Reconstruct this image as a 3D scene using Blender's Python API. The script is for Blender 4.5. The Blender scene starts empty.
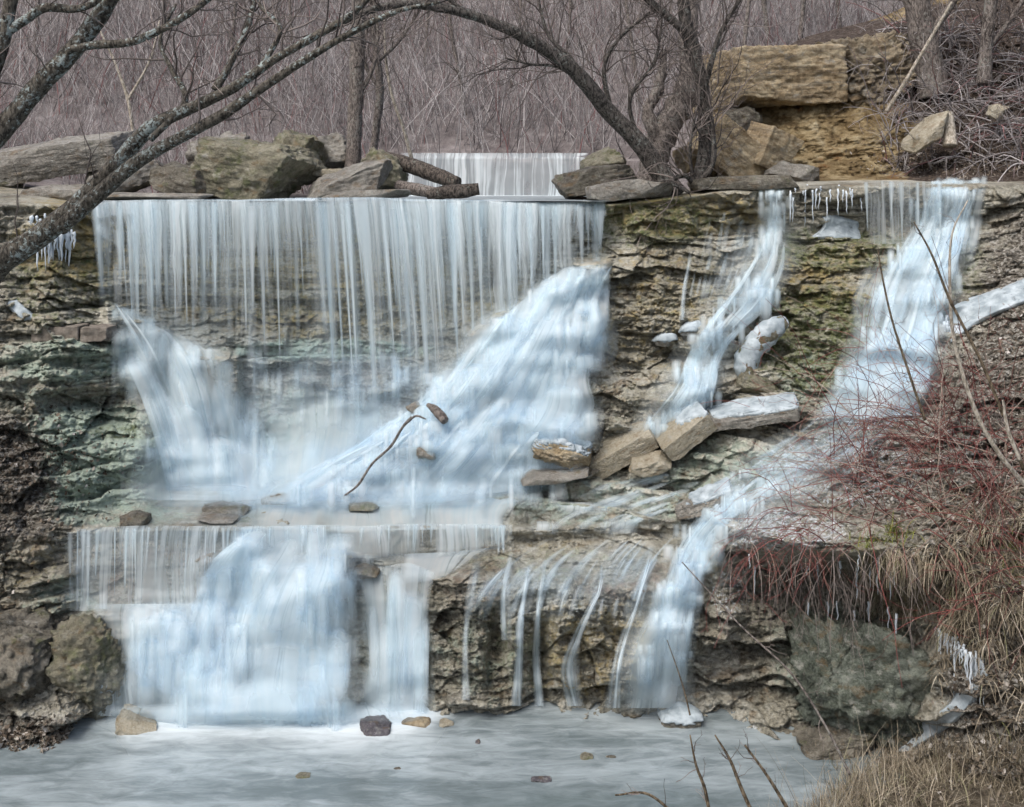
import bpy, math, random
import numpy as np
from mathutils import Vector, Matrix, Euler

# ----------------------------------------------------------------------------- frame of reference
F, HY, H, CX = 1098.0, 185.0, 7.5, 512.0      # focal length (px), horizon row, eye height (m), centre column
rng = np.random.default_rng(7)
random.seed(7)
SC = bpy.context.scene
COL = SC.collection

def at(px, py, Y):
    return np.array([(px - CX) * Y / F, Y, H - (py - HY) * Y / F])

def atv(px, py, Y):
    px, py, Y = np.broadcast_arrays(np.asarray(px, float), np.asarray(py, float), np.asarray(Y, float))
    return np.stack([(px - CX) * Y / F, Y, H - (py - HY) * Y / F], -1)

# ----------------------------------------------------------------------------- noise
def _hash(ix, iy, iz, seed):
    with np.errstate(over='ignore'):
        h = (ix.astype(np.uint32) * np.uint32(374761393) + iy.astype(np.uint32) * np.uint32(668265263)
             + iz.astype(np.uint32) * np.uint32(2147483647) + np.uint32(seed * 974711 + 12345))
        h = (h ^ (h >> np.uint32(13))) * np.uint32(1274126177)
        h = (h ^ (h >> np.uint32(16))) * np.uint32(2246822519)
        h = h ^ (h >> np.uint32(15))
    return (h & np.uint32(0xFFFFFF)).astype(np.float32) / np.float32(0xFFFFFF)

def vnoise(x, y, z, seed=0):
    x = np.asarray(x, np.float32); y = np.asarray(y, np.float32); z = np.asarray(z, np.float32)
    x, y, z = np.broadcast_arrays(x, y, z)
    fx, fy, fz = np.floor(x), np.floor(y), np.floor(z)
    ix, iy, iz = fx.astype(np.int64), fy.astype(np.int64), fz.astype(np.int64)
    tx, ty, tz = x - fx, y - fy, z - fz
    tx = tx * tx * (3 - 2 * tx); ty = ty * ty * (3 - 2 * ty); tz = tz * tz * (3 - 2 * tz)
    def c(a, b, d): return _hash(ix + a, iy + b, iz + d, seed)
    x00 = c(0,0,0) * (1-tx) + c(1,0,0) * tx; x10 = c(0,1,0) * (1-tx) + c(1,1,0) * tx
    x01 = c(0,0,1) * (1-tx) + c(1,0,1) * tx; x11 = c(0,1,1) * (1-tx) + c(1,1,1) * tx
    return (x00 * (1-ty) + x10 * ty) * (1-tz) + (x01 * (1-ty) + x11 * ty) * tz

def fbm(x, y, z, seed=0, octaves=4, gain=.5, billow=False):
    s = 0; a = 1.0; t = 0
    for o in range(octaves):
        n = vnoise(x * 2.03**o, y * 2.03**o, z * 2.03**o, seed + o * 17)
        if billow: n = np.abs(n * 2 - 1)
        s = s + a * n; t += a; a *= gain
    return s / t

def sstep(a, b, x):
    t = np.clip((x - a) / (b - a), 0, 1); return t * t * (3 - 2 * t)

def blur1(a, s, axis):
    if s < .3: return a
    r = int(math.ceil(s * 2.5)); k = np.exp(-.5 * (np.arange(-r, r + 1) / s) ** 2); k /= k.sum()
    pad = [(0, 0)] * a.ndim; pad[axis] = (r, r)
    p = np.pad(a, pad, mode='edge'); out = np.zeros_like(a, dtype=float)
    for i, w in enumerate(k):
        sl = [slice(None)] * a.ndim; sl[axis] = slice(i, i + a.shape[axis]); out += w * p[tuple(sl)]
    return out

def blur(a, s):
    return blur1(blur1(a, s, 0), s, 1)

# ----------------------------------------------------------------------------- mesh building
def mesh_obj(name, V, faces, mat, parent=None, attrs=None, uv=None, smooth=True):
    """V (n,3); faces: int array (m,k) or list of such; attrs: {name: per-vertex floats}; uv per-vertex (n,2)."""
    me = bpy.data.meshes.new(name)
    fl = faces if isinstance(faces, list) else [faces]
    fl = [np.asarray(f, np.int64) for f in fl if len(f)]
    n = len(V); loops = np.concatenate([f.ravel() for f in fl]); tot = np.concatenate([np.full(len(f), f.shape[1]) for f in fl])
    start = np.concatenate([[0], np.cumsum(tot)[:-1]])
    me.vertices.add(n); me.vertices.foreach_set('co', np.asarray(V, np.float32).ravel())
    me.loops.add(len(loops)); me.loops.foreach_set('vertex_index', loops.astype(np.int32))
    me.polygons.add(len(tot)); me.polygons.foreach_set('loop_start', start.astype(np.int32))
    try: me.polygons.foreach_set('loop_total', tot.astype(np.int32))
    except Exception: pass
    me.polygons.foreach_set('use_smooth', np.full(len(tot), smooth))
    me.update(calc_edges=True)
    for k, a in (attrs or {}).items():
        at_ = me.attributes.new(k, 'FLOAT', 'POINT'); at_.data.foreach_set('value', np.asarray(a, np.float32).ravel())
    if uv is not None:
        l = me.uv_layers.new(name='flow'); l.data.foreach_set('uv', np.asarray(uv, np.float32)[loops].ravel())
    me.validate(clean_customdata=False)
    if mat is not None: me.materials.append(mat)
    o = bpy.data.objects.new(name, me); COL.objects.link(o)
    if parent is not None: o.parent = parent
    return o

def grid_faces(ny, nx):
    i = np.arange(ny * nx).reshape(ny, nx)
    return np.stack([i[1:, :-1], i[1:, 1:], i[:-1, 1:], i[:-1, :-1]], -1).reshape(-1, 4)

def tag(o, label=None, cat=None, group=None, kind=None):
    if label: o['label'] = label
    if cat: o['category'] = cat
    if group: o['group'] = group
    if kind: o['kind'] = kind
    return o

def empty(name, loc):
    o = bpy.data.objects.new(name, None); COL.objects.link(o); o.location = loc; o.empty_display_size = .2
    return o

def rebase(o):
    """put the object's origin at the foot of its mesh"""
    me = o.data; n = len(me.vertices); co = np.empty(n * 3, np.float32); me.vertices.foreach_get('co', co); co = co.reshape(-1, 3)
    c = np.array([(co[:, 0].min() + co[:, 0].max()) / 2, (co[:, 1].min() + co[:, 1].max()) / 2, co[:, 2].min()])
    me.vertices.foreach_set('co', (co - c).ravel().astype(np.float32)); me.update(); o.location = c
    return o

def tubes(P, R, sides=4, cap=True):
    """batch of tubes: P (T,S,3), R (T,S) -> V, faces list, tube index per vertex, uv-ish length"""
    T, S, _ = P.shape
    d = np.gradient(P, axis=1); d /= np.linalg.norm(d, axis=2, keepdims=True) + 1e-9
    ref = np.where(np.abs(P[:, -1:, 2:] - P[:, :1, 2:]) > .7 * np.linalg.norm(P[:, -1:] - P[:, :1], axis=2, keepdims=True), [[[1., .13, 0]]], [[[.1, .13, 1.]]])
    a = np.cross(d, ref); a /= np.linalg.norm(a, axis=2, keepdims=True) + 1e-9
    b = np.cross(d, a)
    th = np.arange(sides) / sides * 2 * math.pi
    V = P[:, :, None] + R[:, :, None, None] * (a[:, :, None] * np.cos(th)[None, None, :, None] + b[:, :, None] * np.sin(th)[None, None, :, None])
    idx = np.arange(T * S * sides).reshape(T, S, sides)
    nx = np.roll(idx, -1, axis=2)
    fq = np.stack([idx[:, :-1], nx[:, :-1], nx[:, 1:], idx[:, 1:]], -1).reshape(-1, 4)
    out = [fq]
    if cap and sides > 3:
        out.append(idx[:, -1]); out.append(idx[:, 0, ::-1])
    return V.reshape(-1, 3), out, np.repeat(np.arange(T), S * sides)

def merge(parts):
    """[(V, faces list, attr dict)] -> one"""
    Vs, Fs, As, off = [], {}, {}, 0
    for V, fl, at_ in parts:
        for f in (fl if isinstance(fl, list) else [fl]):
            Fs.setdefault(f.shape[1], []).append(f + off)
        Vs.append(V); off += len(V)
        for k, a in at_.items(): As.setdefault(k, []).append(a)
    return np.concatenate(Vs), [np.concatenate(f) for f in Fs.values()], {k: np.concatenate(a) for k, a in As.items()}

def spline(pts, n):
    """Catmull-Rom through rows of pts, n samples even in arc length"""
    p = np.asarray(pts, float)
    if len(p) == 2:
        t = np.linspace(0, 1, n)[:, None]; return p[0] * (1 - t) + p[1] * t
    q = np.concatenate([[2 * p[0] - p[1]], p, [2 * p[-1] - p[-2]]])
    out = []
    for i in range(1, len(q) - 2):
        t = np.linspace(0, 1, 16, endpoint=False)[:, None]
        a, b, c, d = q[i-1], q[i], q[i+1], q[i+2]
        out.append(.5 * (2*b + (c-a)*t + (2*a-5*b+4*c-d)*t**2 + (3*b-a-3*c+d)*t**3))
    out = np.concatenate(out + [p[-1:]])
    s = np.concatenate([[0], np.cumsum(np.linalg.norm(np.diff(out, axis=0), axis=1))])
    u = np.linspace(0, s[-1], n)
    return np.stack([np.interp(u, s, out[:, k]) for k in range(out.shape[1])], 1)

# ----------------------------------------------------------------------------- materials
class NT:
    def __init__(self, name):
        self.m = bpy.data.materials.new(name); self.m.use_nodes = True
        self.t = self.m.node_tree; self.t.nodes.clear()
        self.out = self.n('ShaderNodeOutputMaterial')
    def n(self, typ, **kw):
        x = self.t.nodes.new(typ)
        for k, v in kw.items(): setattr(x, k, v)
        return x
    def l(self, a, b): self.t.links.new(a, b)
    def setin(self, node, key, v):
        if hasattr(v, 'is_linked'): self.l(v, node.inputs[key])
        else: node.inputs[key].default_value = v
    def attr(self, name): return self.n('ShaderNodeAttribute', attribute_name=name).outputs['Fac']
    def pos(self): return self.n('ShaderNodeNewGeometry').outputs['Position']
    def objco(self): return self.n('ShaderNodeTexCoord').outputs['Object']
    def mapping(self, v, scale=(1, 1, 1), loc=(0, 0, 0), rot=(0, 0, 0)):
        m = self.n('ShaderNodeMapping'); self.l(v, m.inputs['Vector'])
        m.inputs['Scale'].default_value = scale; m.inputs['Location'].default_value = loc; m.inputs['Rotation'].default_value = rot
        return m.outputs['Vector']
    def noise(self, v, scale, detail=4, rough=.55, dist=0, color=False):
        x = self.n('ShaderNodeTexNoise'); self.l(v, x.inputs['Vector'])
        x.inputs['Scale'].default_value = scale; x.inputs['Detail'].default_value = detail
        x.inputs['Roughness'].default_value = rough; x.inputs['Distortion'].default_value = dist
        return x.outputs['Color' if color else 'Fac']
    def voro(self, v, scale, feature='F1', out='Distance', rand=1):
        x = self.n('ShaderNodeTexVoronoi', feature=feature); self.l(v, x.inputs['Vector'])
        x.inputs['Scale'].default_value = scale; x.inputs['Randomness'].default_value = rand
        return x.outputs[out]
    def ramp(self, v, stops, interp='LINEAR'):
        r = self.n('ShaderNodeValToRGB'); r.color_ramp.interpolation = interp
        e = r.color_ramp.elements
        while len(e) > 1: e.remove(e[-1])
        for i, (p, c) in enumerate(stops):
            if not isinstance(c, tuple): c = (c, c, c)
            x = e[0] if i == 0 else e.new(p)
            x.position = p; x.color = (*c, 1)
        self.l(v, r.inputs['Fac']); return r.outputs['Color']
    def math(self, op, a, b=0, c=0, clamp=False):
        x = self.n('ShaderNodeMath', operation=op, use_clamp=clamp)
        self.setin(x, 0, a); self.setin(x, 1, b); self.setin(x, 2, c)
        return x.outputs[0]
    def mix(self, f, a, b, blend='MIX'):
        x = self.n('ShaderNodeMix', data_type='RGBA', blend_type=blend)
        ins = [i for i in x.inputs if i.enabled]
        def s(i, v):
            if hasattr(v, 'is_linked'): self.l(v, i)
            else: i.default_value = (*v, 1) if isinstance(v, tuple) else v
        s(x.inputs[0], f); s(x.inputs[6], a); s(x.inputs[7], b)
        return x.outputs[2]
    def remap(self, v, a, b, c=0, d=1):
        x = self.n('ShaderNodeMapRange', interpolation_type='SMOOTHSTEP'); self.l(v, x.inputs[0])
        x.inputs[1].default_value = a; x.inputs[2].default_value = b; x.inputs[3].default_value = c; x.inputs[4].default_value = d
        return x.outputs[0]
    def bump(self, h, strength=.5, dist=.05, normal=None):
        b = self.n('ShaderNodeBump'); self.l(h, b.inputs['Height']); b.inputs['Strength'].default_value = strength
        b.inputs['Distance'].default_value = dist
        if normal is not None: self.l(normal, b.inputs['Normal'])
        return b.outputs['Normal']
    def pbr(self, col, rough=.8, normal=None, spec=.3, **kw):
        p = self.n('ShaderNodeBsdfPrincipled')
        self.setin(p, 'Base Color', (*col, 1) if isinstance(col, tuple) else col); self.setin(p, 'Roughness', rough)
        p.inputs['Specular IOR Level'].default_value = spec
        if normal is not None: self.l(normal, p.inputs['Normal'])
        for k, v in kw.items(): self.setin(p, k, v)
        return p.outputs[0]
    def done(self, sh): self.l(sh, self.out.inputs['Surface']); return self.m

def rock_material(name, dark, mid, light, strata=True, attrs=True, coords='pos', scale=1.0, wet=.35, moss0=0.0, spec=.35):
    t = NT(name); p = t.pos() if coords == 'pos' else t.objco()
    big = t.noise(p, .9 * scale, 6, .6, .3)
    fine = t.noise(p, 9 * scale, 8, .65, .2)
    spk = t.noise(p, 24 * scale, 8, .72, .3)
    col = t.ramp(t.math('ADD', t.math('ADD', t.math('MULTIPLY', big, .40), t.math('MULTIPLY', fine, .32)), t.math('MULTIPLY', spk, .28)),
                 [(.365, dark), (.47, mid), (.59, light)])
    # mineral stain patches
    st = t.noise(t.mapping(p, (1, 1, 1.8), (3.1, 7.7, 1.3)), 2.2 * scale, 5, .6)
    col = t.mix(t.remap(st, .54, .68, 0, .55), col, (.17, .105, .045))
    gr = t.noise(t.mapping(p, (1, 1, 1.6), (13.1, 2.7, 4.3)), 3.1 * scale, 6, .62)
    col = t.mix(t.remap(gr, .55, .70, 0, .6), col, (.40, .39, .35))
    if strata:
        w = t.noise(t.mapping(p, (.35, .35, 5.0), (0, 0, .7)), 1.6 * scale, 6, .65, .5)
        col = t.mix(t.remap(w, .38, .50, .45, 0), col, (.06, .05, .038))
        w2 = t.noise(t.mapping(p, (.35, .35, 16.0), (4, 0, .7)), 1.5 * scale, 3, .5, .1)
        col = t.mix(t.remap(w2, .55, .68, 0, .45), col, (.36, .32, .24))
    if attrs:
        n1 = t.noise(p, 5.5, 7, .68)
        def lay(col, a, c1, c2, sharp=.25, n=n1):
            f = t.remap(t.math('ADD', t.attr(a), t.math('MULTIPLY', t.math('SUBTRACT', n, .5), 1.5)), .5 - sharp, .5 + sharp)
            return t.mix(f, col, t.mix(t.noise(p, 14, 6, .6), c1, c2))
        col = lay(col, 'ochre', (.17, .12, .04), (.48, .385, .175))
        col = lay(col, 'red', (.15, .095, .07), (.36, .27, .215))
        col = lay(col, 'teal', (.17, .21, .165), (.49, .575, .485))
        col = lay(col, 'moss', (.035, .05, .015), (.15, .17, .055), n=t.noise(p, 8, 8, .7))
        lit = t.voro(p, 24, out='Color')
        lc = t.ramp(t.n_sep(lit) if hasattr(t, 'n_sep') else t.math('ADD', lit, 0), [(.1, (.028, .024, .018)), (.4, (.105, .09, .07)), (.6, (.19, .17, .14)), (.85, (.37, .35, .31))])
        f = t.remap(t.math('ADD', t.attr('litter'), t.math('MULTIPLY', t.math('SUBTRACT', n1, .5), 1.3)), .35, .65)
        col = t.mix(f, col, lc)
        col = lay(col, 'frost', (.55, .60, .64), (.86, .90, .93), .12, t.noise(p, 16, 8, .75))
    elif moss0 > 0:
        m = t.noise(p, 4, 7, .7)
        col = t.mix(t.remap(m, .62 - moss0, .8 - moss0, 0, .85), col, t.mix(t.noise(p, 20, 4), (.05, .06, .025), (.17, .18, .08)))
    bh = t.math('ADD', t.math('MULTIPLY', t.noise(p, 12 * scale, 9, .7), 1.0), t.math('MULTIPLY', t.voro(p, 16 * scale, 'DISTANCE_TO_EDGE'), .25))
    nrm = t.bump(bh, 1.0, .07)
    ro = t.remap(t.noise(p, 1.7 * scale, 4), .35, .65, wet, .85)
    return t.done(t.pbr(col, ro, nrm, spec))

M = {}
M['cliff'] = rock_material('wet_layered_limestone', (.036, .033, .024), (.26, .243, .19), (.53, .51, .44))
M['grey'] = rock_material('grey_limestone', (.09, .08, .065), (.20, .185, .16), (.36, .34, .30), strata=False, attrs=False, coords='obj', scale=1.6, moss0=.05)
M['mossy'] = rock_material('mossy_limestone', (.05, .047, .03), (.17, .155, .11), (.30, .28, .21), strata=False, attrs=False, coords='obj', scale=1.4, moss0=.14)
M['slime'] = rock_material('grey_green_stone', (.02, .024, .017), (.085, .098, .075), (.24, .262, .22), strata=False, attrs=False, coords='obj', scale=1.6, moss0=.04)
M['brown_sand'] = rock_material('weathered_sandstone', (.06, .045, .028), (.19, .15, .10), (.36, .30, .21), strata=True, attrs=False, coords='obj', scale=1.1, wet=.6)
M['tan'] = rock_material('tan_sandstone', (.16, .115, .06), (.33, .25, .15), (.50, .42, .29), strata=True, attrs=False, coords='obj', scale=1.2, wet=.6)
M['cream'] = rock_material('cream_limestone', (.20, .17, .115), (.36, .315, .23), (.52, .475, .38), strata=False, attrs=False, coords='obj', scale=2.2, wet=.5)
M['brown'] = rock_material('brown_wet_stone', (.026, .023, .018), (.11, .098, .076), (.25, .228, .185), strata=False, attrs=False, coords='obj', scale=1.6, wet=.35, moss0=.08)
M['plum'] = rock_material('plum_stone', (.045, .04, .044), (.11, .10, .11), (.22, .205, .22), strata=False, attrs=False, coords='obj', scale=3, wet=.3)

def bark(name, c1, c2, lich=None, lamount=.5, scale=1.0):
    t = NT(name); p = t.pos()
    n = t.noise(t.mapping(p, (1, 1, .45)), 26 * scale, 7, .65, .4)
    col = t.mix(t.remap(n, .38, .62), c1, c2)
    if lich:
        v = t.math('ADD', t.noise(p, 17 * scale, 6, .72, .4), t.math('MULTIPLY', t.noise(p, 2.3, 3), .42))
        col = t.mix(t.remap(v, .80 - .2 * lamount, .90 - .2 * lamount, 0, .85), col, t.mix(t.noise(p, 30, 3), lich, tuple(c * .62 for c in lich)))
    return t.done(t.pbr(col, .9, t.bump(n, .9, .03), .2))
M['lichen_bark'] = bark('lichen_bark', (.025, .022, .018), (.13, .115, .095), (.40, .46, .45), .34)
M['dark_bark'] = bark('dark_wet_bark', (.022, .02, .018), (.11, .098, .088), (.24, .25, .23), .12)
M['grey_bark'] = bark('grey_bark', (.06, .05, .045), (.22, .19, .17), (.3, .3, .27), .2)
M['brown_bark'] = bark('brown_bark', (.05, .038, .025), (.20, .155, .105))
M['pale_bark'] = bark('pale_dry_bark', (.22, .19, .15), (.50, .45, .38))
M['log'] = bark('weathered_log', (.02, .017, .015), (.12, .10, .085), (.2, .21, .18), .1)

def stems(name, stops, rough=.8, trans=0):
    t = NT(name)
    col = t.ramp(t.attr('rnd'), stops)
    return t.done(t.pbr(col, rough, None, .25))
M['brush'] = stems('bare_brush', [(0, (.10, .088, .086)), (.25, (.165, .147, .145)), (.5, (.26, .235, .232)), (.86, (.48, .45, .44)), (.92, (.17, .09, .09)), (1, (.24, .12, .115))])  # haze of the far hillside put into the stem colours as lowered contrast
M['red_stem'] = stems('red_stems', [(0, (.07, .03, .028)), (.4, (.19, .055, .05)), (.66, (.27, .10, .085)), (.8, (.28, .21, .17)), (1, (.45, .38, .32))])
M['twig'] = stems('bare_twigs', [(0, (.04, .033, .03)), (.5, (.12, .10, .09)), (1, (.25, .21, .19))])
M['dry_grass'] = stems('dry_grass', [(0, (.05, .04, .026)), (.35, (.16, .13, .088)), (.75, (.34, .285, .205)), (.94, (.52, .46, .36)), (1, (.16, .17, .06))])
M['litter'] = stems('leaf_litter', [(0, (.03, .024, .018)), (.3, (.10, .075, .055)), (.6, (.18, .145, .11)), (.85, (.30, .265, .225)), (1, (.46, .43, .40))])
M['green'] = stems('green_tuft', [(0, (.06, .08, .015)), (1, (.26, .27, .05))])

def soil(name, stops, sc=3.0):
    t = NT(name); p = t.pos()
    n = t.math('ADD', t.math('MULTIPLY', t.noise(p, sc, 8, .7), .7), t.math('MULTIPLY', t.noise(p, .35, 3), .3))
    col = t.ramp(n, stops)
    return t.done(t.pbr(col, .95, t.bump(t.noise(p, 14, 9, .75), .9, .08), .15))
M['hill'] = soil('leafy_hill', [(.36, (.11, .095, .092)), (.5, (.19, .166, .162)), (.64, (.30, .272, .265))])  # ground tones lightened so the colour carries the hillside haze

M['mud'] = soil('shore_mud', [(.36, (.03, .025, .018)), (.5, (.10, .082, .058)), (.64, (.22, .19, .145))], 7.0)
def bank_material():
    t = NT('clay_bank'); p = t.pos()
    n = t.noise(p, 2.2, 9, .7, .3)
    clay = t.ramp(n, [(.34, (.075, .05, .025)), (.46, (.20, .145, .075)), (.56, (.33, .26, .15)), (.68, (.46, .40, .28))])
    rs = t.noise(t.mapping(p, (1, 1, 1), (5, 3, 8)), 1.1, 5, .65)
    clay = t.mix(t.remap(rs, .60, .68, 0, .55), clay, (.22, .10, .035))
    lc = t.ramp(t.noise(p, 11, 8, .75), [(.34, (.018, .013, .01)), (.5, (.075, .056, .045)), (.68, (.20, .165, .14))])
    f = t.remap(t.math('ADD', t.attr('litter'), t.math('MULTIPLY', t.math('SUBTRACT', t.noise(p, 4, 6, .65), .5), 1.1)), .38, .62)
    col = t.mix(f, clay, lc)
    return t.done(t.pbr(col, .92, t.bump(t.math('ADD', t.noise(p, 6, 9, .75), t.math('MULTIPLY', t.voro(p, 7, 'F1'), .3)), 1, .12), .15))
M['bank'] = bank_material()

def water_fall_material():
    t = NT('falling_water')
    uv = t.n('ShaderNodeUVMap', uv_map='flow').outputs['UV']
    wv = t.noise(t.mapping(uv, (1.6, .55, 1), (8, 2, 0)), 1, 3, .5, color=True)
    va = t.n('ShaderNodeVectorMath', operation='MULTIPLY_ADD'); t.l(wv, va.inputs[0]); va.inputs[1].default_value = (.26, 0, 0); t.l(uv, va.inputs[2]); uv = va.outputs[0]
    s1 = t.noise(t.mapping(uv, (2.6, .08, 1)), 1, 3, .6)
    s2 = t.noise(t.mapping(uv, (8.0, .16, 1), (4, 7, 0)), 1, 3, .55)
    s3 = t.noise(t.mapping(uv, (21, .35, 1), (1, 3, 0)), 1, 2, .5)
    s = t.math('ADD', t.math('ADD', t.math('MULTIPLY', s1, .42), t.math('MULTIPLY', s2, .36)), t.math('MULTIPLY', s3, .22))
    s = t.remap(s, .30, .70)
    con = t.attr('con'); den = t.attr('den'); veil = t.attr('veil')
    bl = t.noise(t.mapping(uv, (1.5, .30, 1), (2, 9, 0)), 1, 5, .6)
    thr = t.math('ADD', t.math('MULTIPLY', con, .72), t.math('MULTIPLY', t.math('SUBTRACT', .5, bl), 1.0))
    k = t.math('DIVIDE', t.math('ADD', t.math('SUBTRACT', s, thr), .26), .48, clamp=True)
    k = t.math('SMOOTH_MAX', k, veil, .12)
    a = t.math('MULTIPLY', den, k, clamp=True)
    a = t.math('MINIMUM', a, .985)
    col = t.mix(s, (.68, .81, .86), (.94, .975, .98))  # blue shade and white highlights of the water put into the streak colour
    d = t.n('ShaderNodeBsdfDiffuse'); t.l(col, d.inputs['Color'])
    tr = t.n('ShaderNodeBsdfTranslucent'); t.l(col, tr.inputs['Color'])
    m1 = t.n('ShaderNodeMixShader'); m1.inputs[0].default_value = .52; t.l(d.outputs[0], m1.inputs[1]); t.l(tr.outputs[0], m1.inputs[2])
    tp = t.n('ShaderNodeBsdfTransparent'); tp.inputs['Color'].default_value = (.97, .985, 1, 1)
    m2 = t.n('ShaderNodeMixShader'); t.l(a, m2.inputs[0]); t.l(tp.outputs[0], m2.inputs[1]); t.l(m1.outputs[0], m2.inputs[2])
    return t.done(m2.outputs[0])
M['fall'] = water_fall_material()

def pool_material():
    t = NT('milky_pool'); p = t.pos()
    n = t.noise(t.mapping(p, (.28, 1.3, 1)), 1.1, 6, .6, .6)
    n2 = t.noise(t.mapping(p, (.9, 2.6, 1), (3, 1, 0)), 2.2, 6, .65, .8)
    col = t.mix(t.remap(t.math('ADD', t.math('MULTIPLY', n, .6), t.math('MULTIPLY', n2, .4)), .36, .66), (.112, .138, .145), (.30, .345, .36))
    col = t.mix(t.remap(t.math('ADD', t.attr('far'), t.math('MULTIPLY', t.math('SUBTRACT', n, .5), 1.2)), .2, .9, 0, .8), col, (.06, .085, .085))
    f = t.math('ADD', t.attr('foam'), t.math('MULTIPLY', t.math('SUBTRACT', n2, .5), .35))
    col = t.mix(t.remap(f, .1, 1.0), col, (.70, .755, .775))
    ro = t.remap(t.attr('foam'), .1, .6, .14, .8)
    b = t.bump(t.math('ADD', n2, t.math('MULTIPLY', t.noise(t.mapping(p, (1, 2.4, 1)), 7, 5, .6), .35)), .16, .07)
    return t.done(t.pbr(col, ro, b, .5))
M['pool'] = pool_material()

def ice_material():
    t = NT('ice'); p = t.pos()
    n = t.noise(p, 5, 5, .6, .3)
    col = t.mix(t.remap(n, .3, .7), (.22, .26, .28), (.44, .49, .515))
    b = t.bump(t.noise(p, 14, 5, .6), .3, .03)
    pr = t.pbr(col, .6, b, .3)
    tp = t.n('ShaderNodeBsdfTransparent'); m = t.n('ShaderNodeMixShader')
    t.l(t.remap(t.noise(p, 6, 6, .65), .30, .42, .55, 1), m.inputs[0]); t.l(tp.outputs[0], m.inputs[1]); t.l(pr, m.inputs[2])
    return t.done(m.outputs[0])
M['ice'] = ice_material()

def icicle_material():
    t = NT('icicle_ice'); p = t.pos()
    n = t.noise(t.mapping(p, (6, 6, 1.5)), 2, 4, .6)
    col = t.mix(n, (.58, .66, .72), (.90, .94, .97))
    pr = t.pbr(col, .2, t.bump(n, .3, .02), .5)
    tr = t.n('ShaderNodeBsdfTranslucent'); t.l(col, tr.inputs['Color'])
    m = t.n('ShaderNodeMixShader'); m.inputs[0].default_value = .3; t.l(pr, m.inputs[1]); t.l(tr.outputs[0], m.inputs[2])
    return t.done(m.outputs[0])
M['icicle'] = icicle_material()

def brick_material():
    t = NT('concrete_block'); p = t.pos()
    col = t.ramp(t.noise(p, 9, 7, .65), [(.35, (.10, .085, .07)), (.55, (.19, .165, .14)), (.7, (.27, .24, .21))])
    return t.done(t.pbr(col, .85, t.bump(t.noise(p, 40, 5), .5, .02), .25))
M['block'] = brick_material()

# ----------------------------------------------------------------------------- the rock amphitheatre: feature lines from station to station
def loft(stations, x0, x1, rows, hsmooth=9, top_shift=None):
    xs = sorted(stations); cols = np.arange(x0, x1 + 1)
    L = len(stations[xs[0]])
    py = np.stack([np.interp(cols, xs, [stations[x][k][0] for x in xs]) for k in range(L)])
    Y = np.stack([np.interp(cols, xs, [stations[x][k][1] for x in xs]) for k in range(L)])
    py = blur1(py, hsmooth, 1); Y = blur1(Y, hsmooth, 1)
    return cols, py, Y, L

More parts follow.
